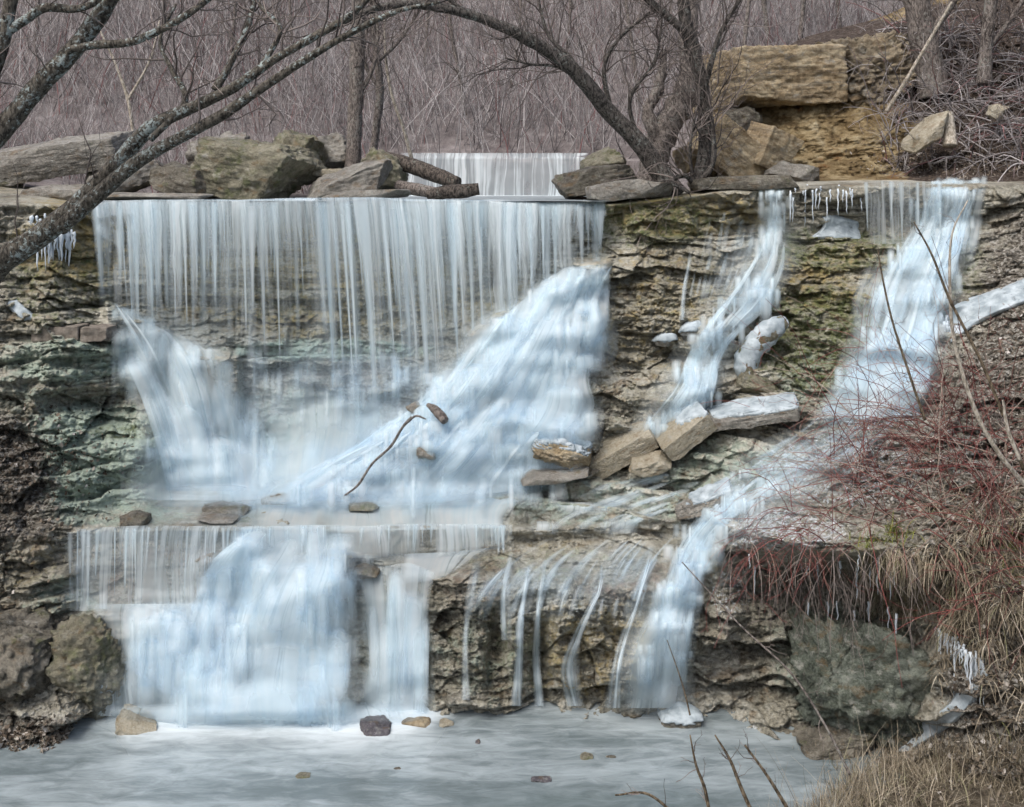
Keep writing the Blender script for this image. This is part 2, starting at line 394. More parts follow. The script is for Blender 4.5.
#        TOP          LIP          REC          S1           S2           S3           BASE         EDGE         UND          SH1          SH2          FOOT         DEEP
ST = {
 -220: [(176, 21.0), (196, 17.6), (212, 17.6), (270, 17.3), (330, 16.9), (400, 16.4), (470, 16.0), (545, 15.7), (575, 15.5), (640, 15.3), (700, 15.2), (760, 14.3), (775, 14.4)],
  -20: [(180, 21.0), (204, 18.6), (222, 18.5), (290, 18.4), (345, 17.9), (410, 17.5), (470, 16.9), (545, 15.9), (575, 15.8), (640, 15.5), (700, 15.3), (762, 14.25), (780, 14.3)],
   50: [(190, 21.0), (204, 18.9), (216, 19.0), (290, 18.7), (338, 18.2), (410, 17.8), (480, 17.0), (538, 16.1), (560, 16.1), (640, 15.6), (700, 15.3), (752, 14.5), (775, 14.4)],
   85: [(200, 21.5), (204, 19.3), (214, 19.6), (300, 19.1), (338, 18.5), (412, 18.1), (488, 17.3), (532, 16.35), (545, 16.5), (600, 16.2), (612, 15.9), (722, 15.4), (745, 15.0)],
  112: [(201, 21.5), (204.5, 19.5), (214, 20.0), (300, 19.6), (340, 18.8), (420, 18.3), (492, 17.6), (531, 16.4), (541, 16.6), (604, 16.25), (611, 15.9), (716, 15.5), (735, 15.6)],
  150: [(201, 21.5), (204.5, 19.5), (214, 20.1), (300, 19.8), (335, 19.2), (428, 18.3), (495, 17.7), (530, 16.4), (540, 16.6), (606, 16.25), (612, 15.9), (716, 15.5), (735, 15.6)],
  172: [(201, 21.5), (204.5, 19.5), (214, 20.1), (300, 19.9), (345, 19.4), (440, 18.9), (490, 18.3), (530, 16.4), (540, 16.6), (606, 16.25), (612, 15.9), (716, 15.5), (735, 15.6)],
  250: [(201, 21.5), (204.5, 19.5), (214, 20.1), (300, 20.0), (350, 19.5), (440, 19.1), (488, 18.4), (530, 16.4), (540, 16.55), (600, 16.2), (610, 15.95), (716, 15.5), (735, 15.6)],
  330: [(201, 21.5), (204.5, 19.5), (214, 20.1), (300, 20.0), (350, 19.5), (440, 19.1), (488, 18.4), (528, 16.5), (538, 16.65), (560, 16.5), (578, 16.1), (716, 15.5), (735, 15.6)],
  415: [(201, 21.5), (204.5, 19.5), (214, 20.1), (300, 20.0), (350, 19.5), (430, 18.8), (490, 18.1), (528, 16.6), (538, 16.7), (555, 16.6), (578, 16.1), (714, 15.6), (735, 15.6)],
  500: [(201, 21.5), (205, 19.5), (215, 20.1), (285, 19.9), (340, 19.0), (410, 18.5), (490, 17.8), (528, 16.8), (538, 16.9), (549, 16.8), (596, 15.95), (711, 15.5), (735, 15.6)],
  575: [(201, 21.5), (206, 19.6), (216, 20.0), (268, 19.7), (330, 18.9), (410, 18.3), (478, 17.8), (527, 16.95), (535, 17.05), (545, 16.95), (592, 15.95), (709, 15.5), (735, 15.6)],
  620: [(196, 21.6), (202, 19.8), (238, 19.9), (258, 19.7), (330, 19.1), (400, 18.6), (478, 17.75), (524, 16.95), (532, 17.05), (541, 16.95), (590, 15.98), (708, 15.5), (735, 15.6)],
  700: [(188, 21.6), (194, 19.9), (236, 20.1), (252, 19.8), (330, 19.0), (400, 18.3), (475, 17.5), (518, 16.8), (528, 16.85), (538, 16.7), (588, 15.9), (708, 15.5), (735, 15.6)],
  715: [(186, 21.6), (192, 19.9), (237, 20.15), (252, 19.8), (330, 19.0), (400, 18.3), (470, 17.4), (522, 16.3), (545, 15.7), (580, 15.75), (640, 15.6), (712, 15.45), (735, 15.5)],
  760: [(183, 21.6), (187, 20.0), (239, 20.25), (252, 19.9), (330, 19.0), (400, 18.1), (460, 17.2), (535, 15.2), (560, 15.95), (610, 16.0), (660, 15.6), (722, 15.3), (740, 15.3)],
  820: [(181, 21.6), (185.5, 20.0), (240, 20.35), (252, 20.0), (330, 19.0), (400, 18.0), (460, 16.8), (550, 14.5), (572, 16.0), (620, 16.1), (690, 15.5), (742, 14.8), (765, 14.3)],
  880: [(180, 21.6), (184.5, 20.0), (232, 20.35), (246, 20.0), (330, 18.9), (400, 17.8), (460, 16.2), (552, 14.2), (574, 15.9), (620, 15.9), (690, 15.2), (752, 14.6), (785, 13.75)],
  925: [(180, 21.6), (184.5, 20.0), (226, 20.2), (242, 19.9), (330, 18.7), (400, 17.3), (455, 15.9), (556, 14.0), (585, 14.6), (625, 14.6), (700, 14.4), (765, 14.1), (800, 13.4)],
  965: [(179, 21.6), (184, 20.0), (220, 20.1), (238, 19.8), (320, 18.5), (390, 16.8), (450, 15.6), (550, 13.9), (590, 13.9), (640, 13.9), (705, 13.8), (775, 13.7), (812, 13.1)],
 1024: [(178, 21.6), (183, 20.0), (200, 20.0), (234, 19.3), (300, 18.0), (370, 16.6), (440, 15.4), (540, 13.8), (590, 13.6), (650, 13.5), (720, 13.3), (795, 13.1), (830, 12.5)],
 1260: [(174, 21.0), (180, 19.5), (195, 19.4), (230, 18.6), (290, 17.2), (360, 15.7), (430, 14.4), (530, 13.0), (590, 12.7), (650, 12.5), (720, 12.2), (820, 11.8), (860, 11.6)],
}
X0, X1, NR = -220, 1260, 660
cols, lpy, lY, NL = loft(ST, X0, X1, NR, 6)
# wander of the feature lines
for k in range(1, NL - 1):
    a = 2.2 if k in (1, 7) else 5.0
    if k in (1, 2): a = 2.0
    lpy[k] += a * (fbm(cols / 60.0, k * 7.3, 0, 5, 3) - .5) * 2
    lY[k] += (.05 if k in (1, 7) else .16) * (fbm(cols / 45.0, k * 3.1, 9, 6, 3) - .5) * 2
for k in range(1, NL): lpy[k] = np.maximum(lpy[k], lpy[k-1] + 2.0)
NX = len(cols)
T = np.linspace(0, 1, NR)
PY = lpy[0][None] + T[:, None] * (lpy[-1] - lpy[0])[None]
PX = np.broadcast_to(cols[None].astype(float), PY.shape)
D = np.empty_like(PY)
for j in range(NX): D[:, j] = np.interp(PY[:, j], lpy[:, j], lY[:, j])
D = blur1(D, 1.6, 0)
dpy = np.gradient(PY, axis=0)
slope = np.abs(np.gradient(D, axis=0) / dpy)
flat = blur(sstep(.012, .032, slope), 2)

def blobs(lst, soft=1.0):
    a = np.zeros_like(PY)
    for (x, y, rx, ry, w) in lst:
        r = np.sqrt(((PX - x) / rx) ** 2 + ((PY - y) / ry) ** 2)
        a = np.maximum(a, w * (1 - sstep(.55, 1.25, r)))
    return a

P0 = atv(PX, PY, D)
Xw, Yw, Zw = P0[..., 0], P0[..., 1], P0[..., 2]
lump = blobs([(560, 630, 160, 85, 1), (660, 370, 110, 120, .8), (820, 320, 90, 80, .5), (800, 480, 150, 80, .7), (60, 380, 90, 60, .8), (740, 630, 60, 90, 1.0), (860, 640, 110, 110, 1), (1000, 480, 120, 160, .8), (20, 500, 80, 80, .9)])
calm = blobs([(585, 572, 150, 26, .95), (330, 250, 260, 45, .8), (430, 510, 320, 25, .8), (560, 555, 120, 24, .75)])
# bedding: beds of uneven thickness broken into blocks
bz = Zw + .34 * (fbm(Xw * .22, Yw * .22, 3, 21, 3) - .5) + .14 * (fbm(Xw * 1.3, Yw * 1.3, Zw * 1.3, 22, 3) - .5) + .03 * (fbm(Xw * 7, Yw * 7, Zw * 7, 23, 2) - .5)
thick = rng.choice([.07, .12, .18, .26, .38, .5], 70, p=[.14, .22, .24, .2, .12, .08])
bounds = -1.2 + np.cumsum(thick)
bi = np.clip(np.searchsorted(bounds, bz.ravel()).reshape(bz.shape), 0, 68)
lo = np.where(bi > 0, bounds[np.maximum(bi - 1, 0)], -2); hi = bounds[bi]
edge_d = np.minimum(bz - lo, hi - bz)
brand = rng.random(100); bw = .35 + rng.random(100) * 1.3; boff = rng.random(100) * 50
cell = (Xw + .5 * (fbm(Xw * 1.3, bi * 3.7, 0, 31, 2) - .5)) / bw[bi] + boff[bi]
ci = np.floor(cell).astype(np.int64); cf = np.minimum(cell - ci, 1 - (cell - ci)) * bw[bi]
hb = _hash(ci, bi, ci * 0, 77)
prot = .24 * (brand[bi] - .5) + .22 * (hb - .5)
prot -= .06 * np.exp(-(edge_d / .016) ** 2) + .05 * np.exp(-(cf / .02) ** 2) * (hb > .35)
bed = np.clip(blobs([(340, 240, 330, 75, .9), (700, 215, 130, 32, 1.0), (900, 205, 130, 40, .9), (60, 330, 110, 90, .7), (110, 465, 70, 40, .45), (620, 520, 170, 14, .8), (80, 570, 60, 50, .5), (330, 350, 120, 70, .6), (160, 590, 120, 60, .5)]) + .14, 0, 1)
bed *= .35 + 1.3 * sstep(.35, .65, fbm(Xw * .7, Yw * .7, Zw * 1.2, 25, 3))
prot = blur1(prot, .8, 1) * np.clip(bed, 0, 1.2) * (1 - .8 * flat)

def worley(x, y, seed):
    """2-D cells: nearest feature's id hash, offset to it, distance to the border"""
    ix = np.floor(x).astype(np.int64); iy = np.floor(y).astype(np.int64)
    d1 = np.full(x.shape, 9.0, np.float32); d2 = d1.copy(); dx = np.zeros(x.shape, np.float32); dy = dx.copy(); jx = ix.copy(); jy = iy.copy()
    for a in (-1, 0, 1):
        for c in (-1, 0, 1):
            ca, cb = ix + a, iy + c
            ex = (ca + _hash(ca, cb, ca * 0, seed)) - x; ey = (cb + _hash(ca, cb, ca * 0, seed + 1)) - y
            d = ex * ex + ey * ey; n = d < d1
            d2 = np.where(n, d1, np.minimum(d2, d)); d1 = np.where(n, d, d1)
            dx = np.where(n, ex, dx); dy = np.where(n, ey, dy); jx = np.where(n, ca, jx); jy = np.where(n, cb, jy)
    return jx, jy, dx, dy, np.sqrt(d2) - np.sqrt(d1)
def chunks(sx, sz, seed, wob):
    wx = Xw + wob * (fbm(Xw / wob * .5, Zw / wob * .5, Yw, seed, 3) - .5) * 1.6
    wz = Zw + .45 * Yw + wob * (fbm(Xw / wob * .5, Zw / wob * .5, Yw, seed + 3, 3) - .5) * 1.2
    jx, jy, dx, dy, e = worley(wx / sx, wz / sz, seed)
    r = [_hash(jx, jy, jx * 0, seed + 5 + k) - .5 for k in range(3)]
    return r[0] * 1.0 + dx * r[1] * 1.0 + (dy * (r[2] + .35)) * 1.1, e
k1, e1 = chunks(1.15, .62, 201, .5)
k2, e2 = chunks(.46, .24, 211, .22)
k3, e3 = chunks(.17, .10, 221, .09)
lum = fbm(Xw * .8, Yw * .8, Zw * 1.25, 41, 3, .5, True)
lum2 = fbm(Xw * 2.6, Yw * 2.6, Zw * 4.2, 43, 3, .55, True)
fin = fbm(Xw * 8, Yw * 8, Zw * 12, 47, 4, .65)
gate = sstep(.38, .62, fbm(Xw * .6, Yw * .6, Zw * .8, 48, 3))
cm = (1 - .65 * calm)
prot += (k1 * .36 - .03 * np.exp(-(e1 / .05) ** 2)) * (1 - .78 * flat) * cm * (.55 + .6 * lump)
prot += (k2 * .20 - .022 * np.exp(-(e2 / .07) ** 2) * gate) * (1 - .65 * flat) * cm * (.5 + .6 * gate)
prot += (k3 * .07) * (1 - .6 * flat) * cm * (.4 + .8 * (1 - gate))
prot += (lum - .35) * (.22 + .25 * lump) * (1 - .75 * flat) * cm
prot += (lum2 - .35) * (.10 + .16 * lump) * (1 - .6 * flat) * cm
knob = fbm(Xw * 4.6, Yw * 4.6, Zw * 6.0, 49, 5, .72, True)
prot += (fin - .5) * (.10 + .07 * lump) * (1 - .55 * flat) * (1 - .3 * calm)
prot += (knob - .35) * (.22 + .22 * lump) * (1 - .62 * flat) * (1 - .45 * calm) * (1 - .5 * np.clip(bed, 0, 1))
worn = np.clip(blobs([(185, 390, 50, 70, 1), (190, 440, 50, 60, 1), (520, 360, 90, 90, 1), (440, 450, 110, 55, 1), (350, 480, 110, 30, 1), (560, 400, 40, 90, 1), (270, 640, 110, 90, 1), (165, 650, 60, 70, 1), (160, 570, 100, 60, .8), (395, 640, 40, 80, 1), (360, 540, 160, 20, .9),
              (925, 290, 45, 90, .9), (890, 350, 55, 60, .9), (760, 470, 60, 40, .7), (690, 560, 36, 50, .8), (660, 640, 30, 70, .9), (775, 230, 24, 60, .8), (720, 330, 36, 50, .7), (670, 400, 40, 40, .7), (320, 450, 90, 50, .7)]), 0, 1)
prot = prot * (1 - .78 * worn)
# larger swells and hollows of the face
for (x, y, rx, ry, d) in [(645, 300, 60, 36, .40), (600, 452, 44, 14, -.35), (625, 400, 46, 26, .35), (700, 380, 26, 22, .2), (560, 640, 14, 60, .25), (497, 645, 11, 36, -.5), (541, 652, 9, 32, -.42), (590, 670, 16, 26, -.12), (640, 660, 20, 40, .2),
                          (468, 640, 18, 40, .2), (515, 640, 12, 20, .3), (96, 402, 48, 14, -.55), (112, 440, 40, 14, .32), (110, 480, 45, 16, .25), (60, 350, 60, 18, .25), (28, 250, 40, 24, -.3), (830, 300, 60, 40, .3), (870, 248, 60, 10, .2), (730, 300, 30, 24, .25),
                          (562, 290, 20, 10, .14), (486, 348, 16, 10, .16), (520, 330, 18, 9, .12), (420, 446, 22, 9, .2), (390, 474, 30, 8, .2), (470, 462, 18, 10, .2),
                          (748, 640, 30, 40, -.25), (720, 620, 22, 50, .3), (790, 590, 50, 14, -.5), (860, 585, 60, 14, -.5), (130, 640, 40, 40, .1), (660, 560, 70, 18, .15), (570, 596, 100, 30, .22), (470, 592, 40, 26, .22)]:
    prot += d * np.exp(-(((PX - x) / rx) ** 2 + ((PY - y) / ry) ** 2))
# water-worn shelves under the cascades: a lip that juts, then the face falls back below it
for pts, A_, up, dn, e0, e1 in [([(430, 412), (480, 374), (520, 348), (560, 328), (604, 316)], .42, 15, 95, 24, 12), ([(440, 448), (470, 436), (500, 416), (545, 424), (596, 434)], .40, 13, 70, 20, 10), ([(470, 335), (500, 316), (545, 292), (575, 268), (606, 264)], .35, 10, 50, 16, 10),
                               ([(330, 470), (380, 446), (430, 428)], .35, 12, 50, 26, 16), ([(106, 308), (130, 318), (160, 332)], .35, 12, 60, 8, 14), ([(184, 356), (210, 360), (238, 362)], .5, 12, 95, 10, 7), ([(120, 450), (180, 452), (230, 455)], .3, 14, 40, 16, 16),
                               ([(196, 562), (222, 548), (250, 540), (272, 546)], .35, 10, 60, 12, 12), ([(262, 570), (300, 562), (350, 560)], .45, 10, 110, 12, 8), 
                               ([(880, 262), (960, 256)], .35, 9, 34, 14, 10), ([(866, 302), (950, 296)], .35, 9, 36, 14, 10), ([(852, 346), (930, 340)], .35, 10, 40, 14, 10), ([(836, 390), (925, 384)], .4, 14, 30, 14, 10),
                               ([(700, 330), (745, 318)], .3, 9, 40, 10, 10), ([(662, 392), (715, 384)], .3, 9, 34, 10, 10), ([(674, 560), (716, 552)], .3, 12, 60, 10, 8), ([(650, 628), (700, 622)], .25, 10, 60, 10, 8)]:
    xs_ = [p_[0] for p_ in pts]; t_ = PY - np.interp(PX, xs_, [p_[1] for p_ in pts]) + 5 * (fbm(PX / 22, 0 * PX, 0, int(xs_[0]), 3) - .5)
    prot += A_ * sstep(-up, 0, t_) * (1 - sstep(0, dn, t_)) * sstep(xs_[0] - e0, xs_[0] + e0 * .3, PX) * sstep(xs_[-1] + e1, xs_[-1] - e1 * .3, PX)
td = np.clip((PY - 541) / 168.0, 0, 1)
prot += .34 * np.sin(math.pi * td ** .75) * sstep(436, 490, PX) * sstep(715, 680, PX)
# stepped ledges: each bed stands as a riser with a tread behind it
gY = np.gradient(D, axis=0); gZ = np.gradient(Zw, axis=0)
steep = np.clip(blur(gY / np.where(np.abs(gZ) < 1e-4, -1e-4, gZ), 3), 0, 2.2)
tb = Zw + .30 * (fbm(Xw * .35, Yw * .35, 7, 51, 3) - .5) + .10 * (fbm(Xw * 1.8, Yw * 1.8, 3, 53, 3) - .5) + .035 * Xw
th = rng.choice([.10, .15, .22, .30, .42], 80, p=[.22, .28, .24, .16, .10]); tbn = -1.5 + np.cumsum(th)
ti_ = np.clip(np.searchsorted(tbn, tb.ravel()).reshape(tb.shape), 1, 78)
tmid = .5 * (tbn[ti_ - 1] + tbn[ti_]); thk = tbn[ti_] - tbn[ti_ - 1]
fr = (tb - tmid) / thk                                   # -.5 foot of riser .. +.5 brink
ledge_w = np.clip(blobs([(660, 370, 110, 110, .32), (600, 508, 170, 28, 1), (800, 450, 130, 70, .8), (840, 300, 110, 70, .4), (110, 460, 80, 60, 1), (70, 340, 80, 70, .8), (520, 390, 90, 110, .9), (185, 420, 60, 90, .8), (910, 330, 70, 90, 1.0), (-60, 380, 120, 150, .7), (340, 380, 90, 50, .5)]) + .12, 0, 1)
brink = np.where(fr > .36, -(fr - .36) * .5, 0)          # worn, rounded brink
prot += blur1(np.clip(steep * thk * (fr + brink) * 1.05, -.42, .42) * ledge_w, .7, 0)
prot -= .04 * np.exp(-((fr + .5) / .08) ** 2) * ledge_w * (1 - worn) * (.4 + .9 * gate)
prot *= sstep(0, .03, T)[:, None] * sstep(-1, 8, PY - lpy[1][None])
D = D - prot
Dw = blur(np.minimum(blur(D, 2.0), D), 5.0)                                   # gentle copy that the water runs over
P = atv(PX, PY, D)

att = {}
att['moss'] = blobs([(60, 290, 70, 60, .42), (120, 432, 50, 10, .42), (650, 220, 90, 35, .48), (690, 290, 80, 60, .28), (820, 340, 90, 70, .55), (840, 250, 90, 30, .5), (500, 650, 80, 60, .30), (700, 600, 50, 60, .2), (230, 515, 40, 12, .5), (280, 300, 60, 30, .35), (950, 270, 60, 40, .4)])
att['teal'] = blobs([(600, 500, 160, 30, .42), (90, 460, 100, 70, .78), (70, 360, 90, 30, .6), (300, 420, 120, 40, .45), (720, 470, 90, 40, .5), (560, 565, 120, 22, .30), (30, 400, 70, 60, .40), (60, 620, 50, 60, .4), (330, 350, 120, 14, .62), (110, 470, 110, 45, .55), (80, 345, 60, 18, .5), (100, 375, 60, 40, .3), (490, 660, 70, 55, .36), (830, 380, 60, 40, .5), (650, 500, 140, 30, .34), (400, 650, 60, 60, .2), (850, 660, 100, 80, .45), (110, 515, 100, 14, .55), (640, 430, 90, 60, .25)])
att['ochre'] = blobs([(640, 300, 90, 80, .36), (300, 270, 220, 30, .5), (560, 560, 130, 25, .3), (80, 240, 80, 60, .50), (330, 300, 260, 35, .42), (290, 235, 260, 16, .42), (680, 215, 110, 30, .48), (590, 650, 110, 60, .42), (660, 330, 100, 90, .30), (840, 280, 90, 50, .45), (20, 560, 80, 40, .3), (900, 600, 60, 30, .5), (330, 320, 100, 30, .45)])
att['red'] = blobs([(160, 575, 110, 40, .42), (120, 640, 60, 40, .4), (640, 580, 90, 30, .36), (350, 400, 60, 60, .38), (470, 590, 40, 30, .36), (90, 390, 60, 40, .30)])
att['litter'] = blobs([(-40, 480, 110, 90, .8), (20, 510, 50, 44, .6), (40, 735, 110, 26, .55), (-120, 300, 120, 400, .9), (960, 480, 170, 90, .55), (1060, 520, 160, 300, .8), (990, 330, 80, 50, .5), (830, 520, 100, 30, .42), (930, 760, 170, 40, .8), (1140, 300, 180, 160, 1), (1000, 680, 60, 90, .9)])
att['frost'] = blobs([(840, 470, 120, 50, .42), (780, 530, 90, 30, .46), (930, 450, 80, 50, .34), (730, 590, 30, 40, .40), (690, 500, 120, 40, .28), (20, 240, 40, 40, .2), (860, 545, 60, 16, .30), (870, 415, 70, 20, .42), (720, 730, 60, 12, .4), (30, 400, 50, 60, .24), (960, 690, 50, 50, .3), (680, 300, 60, 60, .16)])
cliff = mesh_obj('cliff', P.reshape(-1, 3), grid_faces(NR, NX), M['cliff'], attrs=att)
tag(cliff, kind='structure')

def look(A, px, py):
    """value of raster A at picture position px, py"""
    px = np.asarray(px, float); py = np.asarray(py, float)
    c = np.clip(px - X0, 0, NX - 1.001); c0 = c.astype(int); f = c - c0
    def one(ci):
        t = np.clip((py - lpy[0][ci]) / (lpy[-1][ci] - lpy[0][ci]), 0, .9999) * (NR - 1); r0 = np.clip(t.astype(int), 0, NR - 2); g = t - r0
        return A[r0, ci] * (1 - g) + A[r0 + 1, ci] * g
    return one(c0) * (1 - f) + one(c0 + 1) * f

def on_cliff(px, py, off=0.0):
    return atv(px, py, look(D, px, py) - off)

# ----------------------------------------------------------------------------- plateau, stream course and hill behind
def ground_z(X, Y):
    z = 7.02 + 0 * X
    left = sstep(-2.2, -5.5, X + .18 * (Y - 22)) * sstep(20.3, 22.5, Y)
    z = z + left * (.28 + .5 * sstep(-7, -14, X) + .35 * sstep(23, 29, Y))
    right = sstep(3.6, 6.2, X) * sstep(24.6, 26.6, Y)
    z = z + right * 2.6
    z = z + 1.12 * sstep(29.75, 30.1, Y) * (1 - right)
    z = z + np.maximum(Y - 30.5, 0) * .56 - .012 * np.maximum(Y - 60, 0) ** 1.0
    z = z + sstep(-5, -30, X) * 1.2 * sstep(22, 40, Y)
    return z
gx = np.concatenate([np.linspace(-90, -30, 31), np.linspace(-29.5, 29.5, 300), np.linspace(30, 90, 31)])
gy = np.concatenate([np.linspace(20.2, 33, 130), np.linspace(33.2, 60, 90), np.linspace(61, 130, 36)])
GX, GY = np.meshgrid(gx, gy)
GZ = ground_z(GX, GY) + .30 * (fbm(GX * .5, GY * .5, 0, 61, 4) - .5) * sstep(21, 24, GY) + .10 * (fbm(GX * 2.5, GY * 2.5, 0, 63, 3) - .5)
tag(mesh_obj('hill', np.stack([GX, GY, GZ], -1).reshape(-1, 3), grid_faces(*GX.shape)[:, ::-1], M['hill']), kind='structure')

# clay bank with undercut on the right, behind the right-hand lip
BK = {
 690: [(150, 26.5), (166, 24.5), (172, 23.8), (179, 23.2), (184, 22.4), (193, 20.6)],
 712: [(96, 26.5), (104, 24.2), (118, 23.9), (150, 23.2), (182, 22.6), (191, 20.6)],
 800: [(38, 27), (52, 24.4), (98, 24.1), (140, 23.2), (180, 22.3), (187, 20.6)],
 880: [(18, 27.5), (42, 24.4), (95, 23.9), (140, 22.9), (178, 22.0), (186, 20.6)],
 915: [(2, 28), (36, 24.6), (92, 23.9), (135, 22.9), (176, 21.8), (186, 20.5)],
 1024: [(-40, 29), (24, 24.8), (80, 23.2), (130, 22.1), (170, 21.1), (185, 20.4)],
 1300: [(-120, 30), (-40, 25), (40, 22.6), (110, 21.0), (160, 20.2), (183, 19.4)],
}
bc, bpy_, bY, BL = loft(BK, 690, 1300, 260, 8)
NB = 260; TB = np.linspace(0, 1, NB)
BPY = bpy_[0][None] + TB[:, None] * (bpy_[-1] - bpy_[0])[None]; BPX = np.broadcast_to(bc[None].astype(float), BPY.shape)
BD = np.stack([np.interp(BPY[:, j], bpy_[:, j], bY[:, j]) for j in range(len(bc))], 1)
BD = blur1(BD, 3, 0)
b0 = atv(BPX, BPY, BD)
bn = (fbm(b0[..., 0] * .8, b0[..., 1] * .8, b0[..., 2] * .8, 71, 4, .55, True) - .35) * .7 + (fbm(b0[..., 0] * 4, b0[..., 1] * 4, b0[..., 2] * 4, 73, 4, .6, True) - .35) * .30
BD = BD - bn * sstep(0, .1, TB)[:, None] * (1 - .6 * sstep(.9, 1, TB))[:, None]
def bblob(lst):
    a = np.zeros_like(BPY)
    for (x, y, rx, ry, w) in lst:
        r = np.sqrt(((BPX - x) / rx) ** 2 + ((BPY - y) / ry) ** 2); a = np.maximum(a, w * (1 - sstep(.6, 1.2, r)))
    return a
blit = bblob([(1080, 100, 180, 130, 1), (960, 160, 70, 40, .95), (930, 60, 40, 70, .85), (850, 36, 130, 18, 1), (760, 50, 80, 10, .8), (790, 176, 70, 9, .35), (1000, 60, 90, 80, 1), (700, 178, 40, 20, .5)])
tag(mesh_obj('bank', atv(BPX, BPY, BD).reshape(-1, 3), grid_faces(NB, len(bc)), M['bank'], attrs={'litter': blit}), kind='structure')
def on_bank(px, py, off=0):
    c = np.clip(np.asarray(px) - 690, 0, len(bc) - 1).astype(int)
    r = np.clip((np.asarray(py) - bpy_[0][c]) / (bpy_[-1][c] - bpy_[0][c]), 0, 1) * (NB - 1)
    return atv(px, py, BD[r.astype(int), c] - off)

# ----------------------------------------------------------------------------- pool and upper stream
wx = np.linspace(-34, 34, 400); wy = np.concatenate([np.linspace(-12, 8, 40), np.linspace(8.1, 17, 330)])
WX, WY = np.meshgrid(wx, wy)
wpx = CX + F * WX / np.maximum(WY, 1); 
foot = np.interp(wpx, cols, F * H / (lpy[11] - HY))
dist = foot - WY + .35 * (fbm(WX * 1.1, WY * 1.1, 0, 81, 3) - .5)
fall_here = np.interp(wpx, [60, 100, 130, 430, 455, 500, 560, 640, 690, 720], [0, .35, 1, 1, .35, .4, .3, .8, .75, 0])
foam = fall_here * np.exp(-np.maximum(dist - .05 - .30 * sstep(90, 150, wpx) * sstep(450, 400, wpx) - .25 * (fbm(WX * 1.6, WY * 2.2, 2, 86, 3) - .5), 0) / (.50 + .30 * sstep(100, 220, wpx) * sstep(440, 360, wpx))) * .74
foam = np.maximum(foam, .55 * fall_here * np.exp(-np.maximum(dist, 0) / 1.3))
WZ = .012 * (fbm(WX * 1.0, WY * 2.4, 0, 83, 3) - .5) + .05 * np.clip(foam, 0, 1)
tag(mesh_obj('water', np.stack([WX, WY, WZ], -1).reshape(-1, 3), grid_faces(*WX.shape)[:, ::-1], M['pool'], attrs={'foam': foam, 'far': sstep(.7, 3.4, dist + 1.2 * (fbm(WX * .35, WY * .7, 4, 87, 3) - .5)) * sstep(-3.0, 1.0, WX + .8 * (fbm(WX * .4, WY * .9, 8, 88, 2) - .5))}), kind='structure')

sy = np.linspace(19.36, 29.95, 90); sx = np.linspace(0, 1, 120)
SXX = np.zeros((90, 120)); SYY = np.repeat(sy[:, None], 120, 1)
xl = np.interp(sy, [19.3, 20.4, 21.4, 23, 26, 30], [-7.45, -7.4, -3.6, -2.4, -2.9, -3.4]); xr = np.interp(sy, [19.5, 21, 23, 26, 30], [1.75, 1.3, 1.1, 1.6, 2.4])
SXX = xl[:, None] * (1 - sx) + xr[:, None] * sx
SZZ = 7.215 + .012 * (fbm(SXX * 2, SYY * 1.2, 0, 85, 3) - .5)
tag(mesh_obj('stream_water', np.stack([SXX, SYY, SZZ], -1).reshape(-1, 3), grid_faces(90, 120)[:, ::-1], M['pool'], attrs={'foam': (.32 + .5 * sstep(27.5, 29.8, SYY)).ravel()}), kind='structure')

# ----------------------------------------------------------------------------- falling water
def prof(pairs, t):
    return np.interp(t, [p[0] for p in pairs], [p[1] for p in pairs])

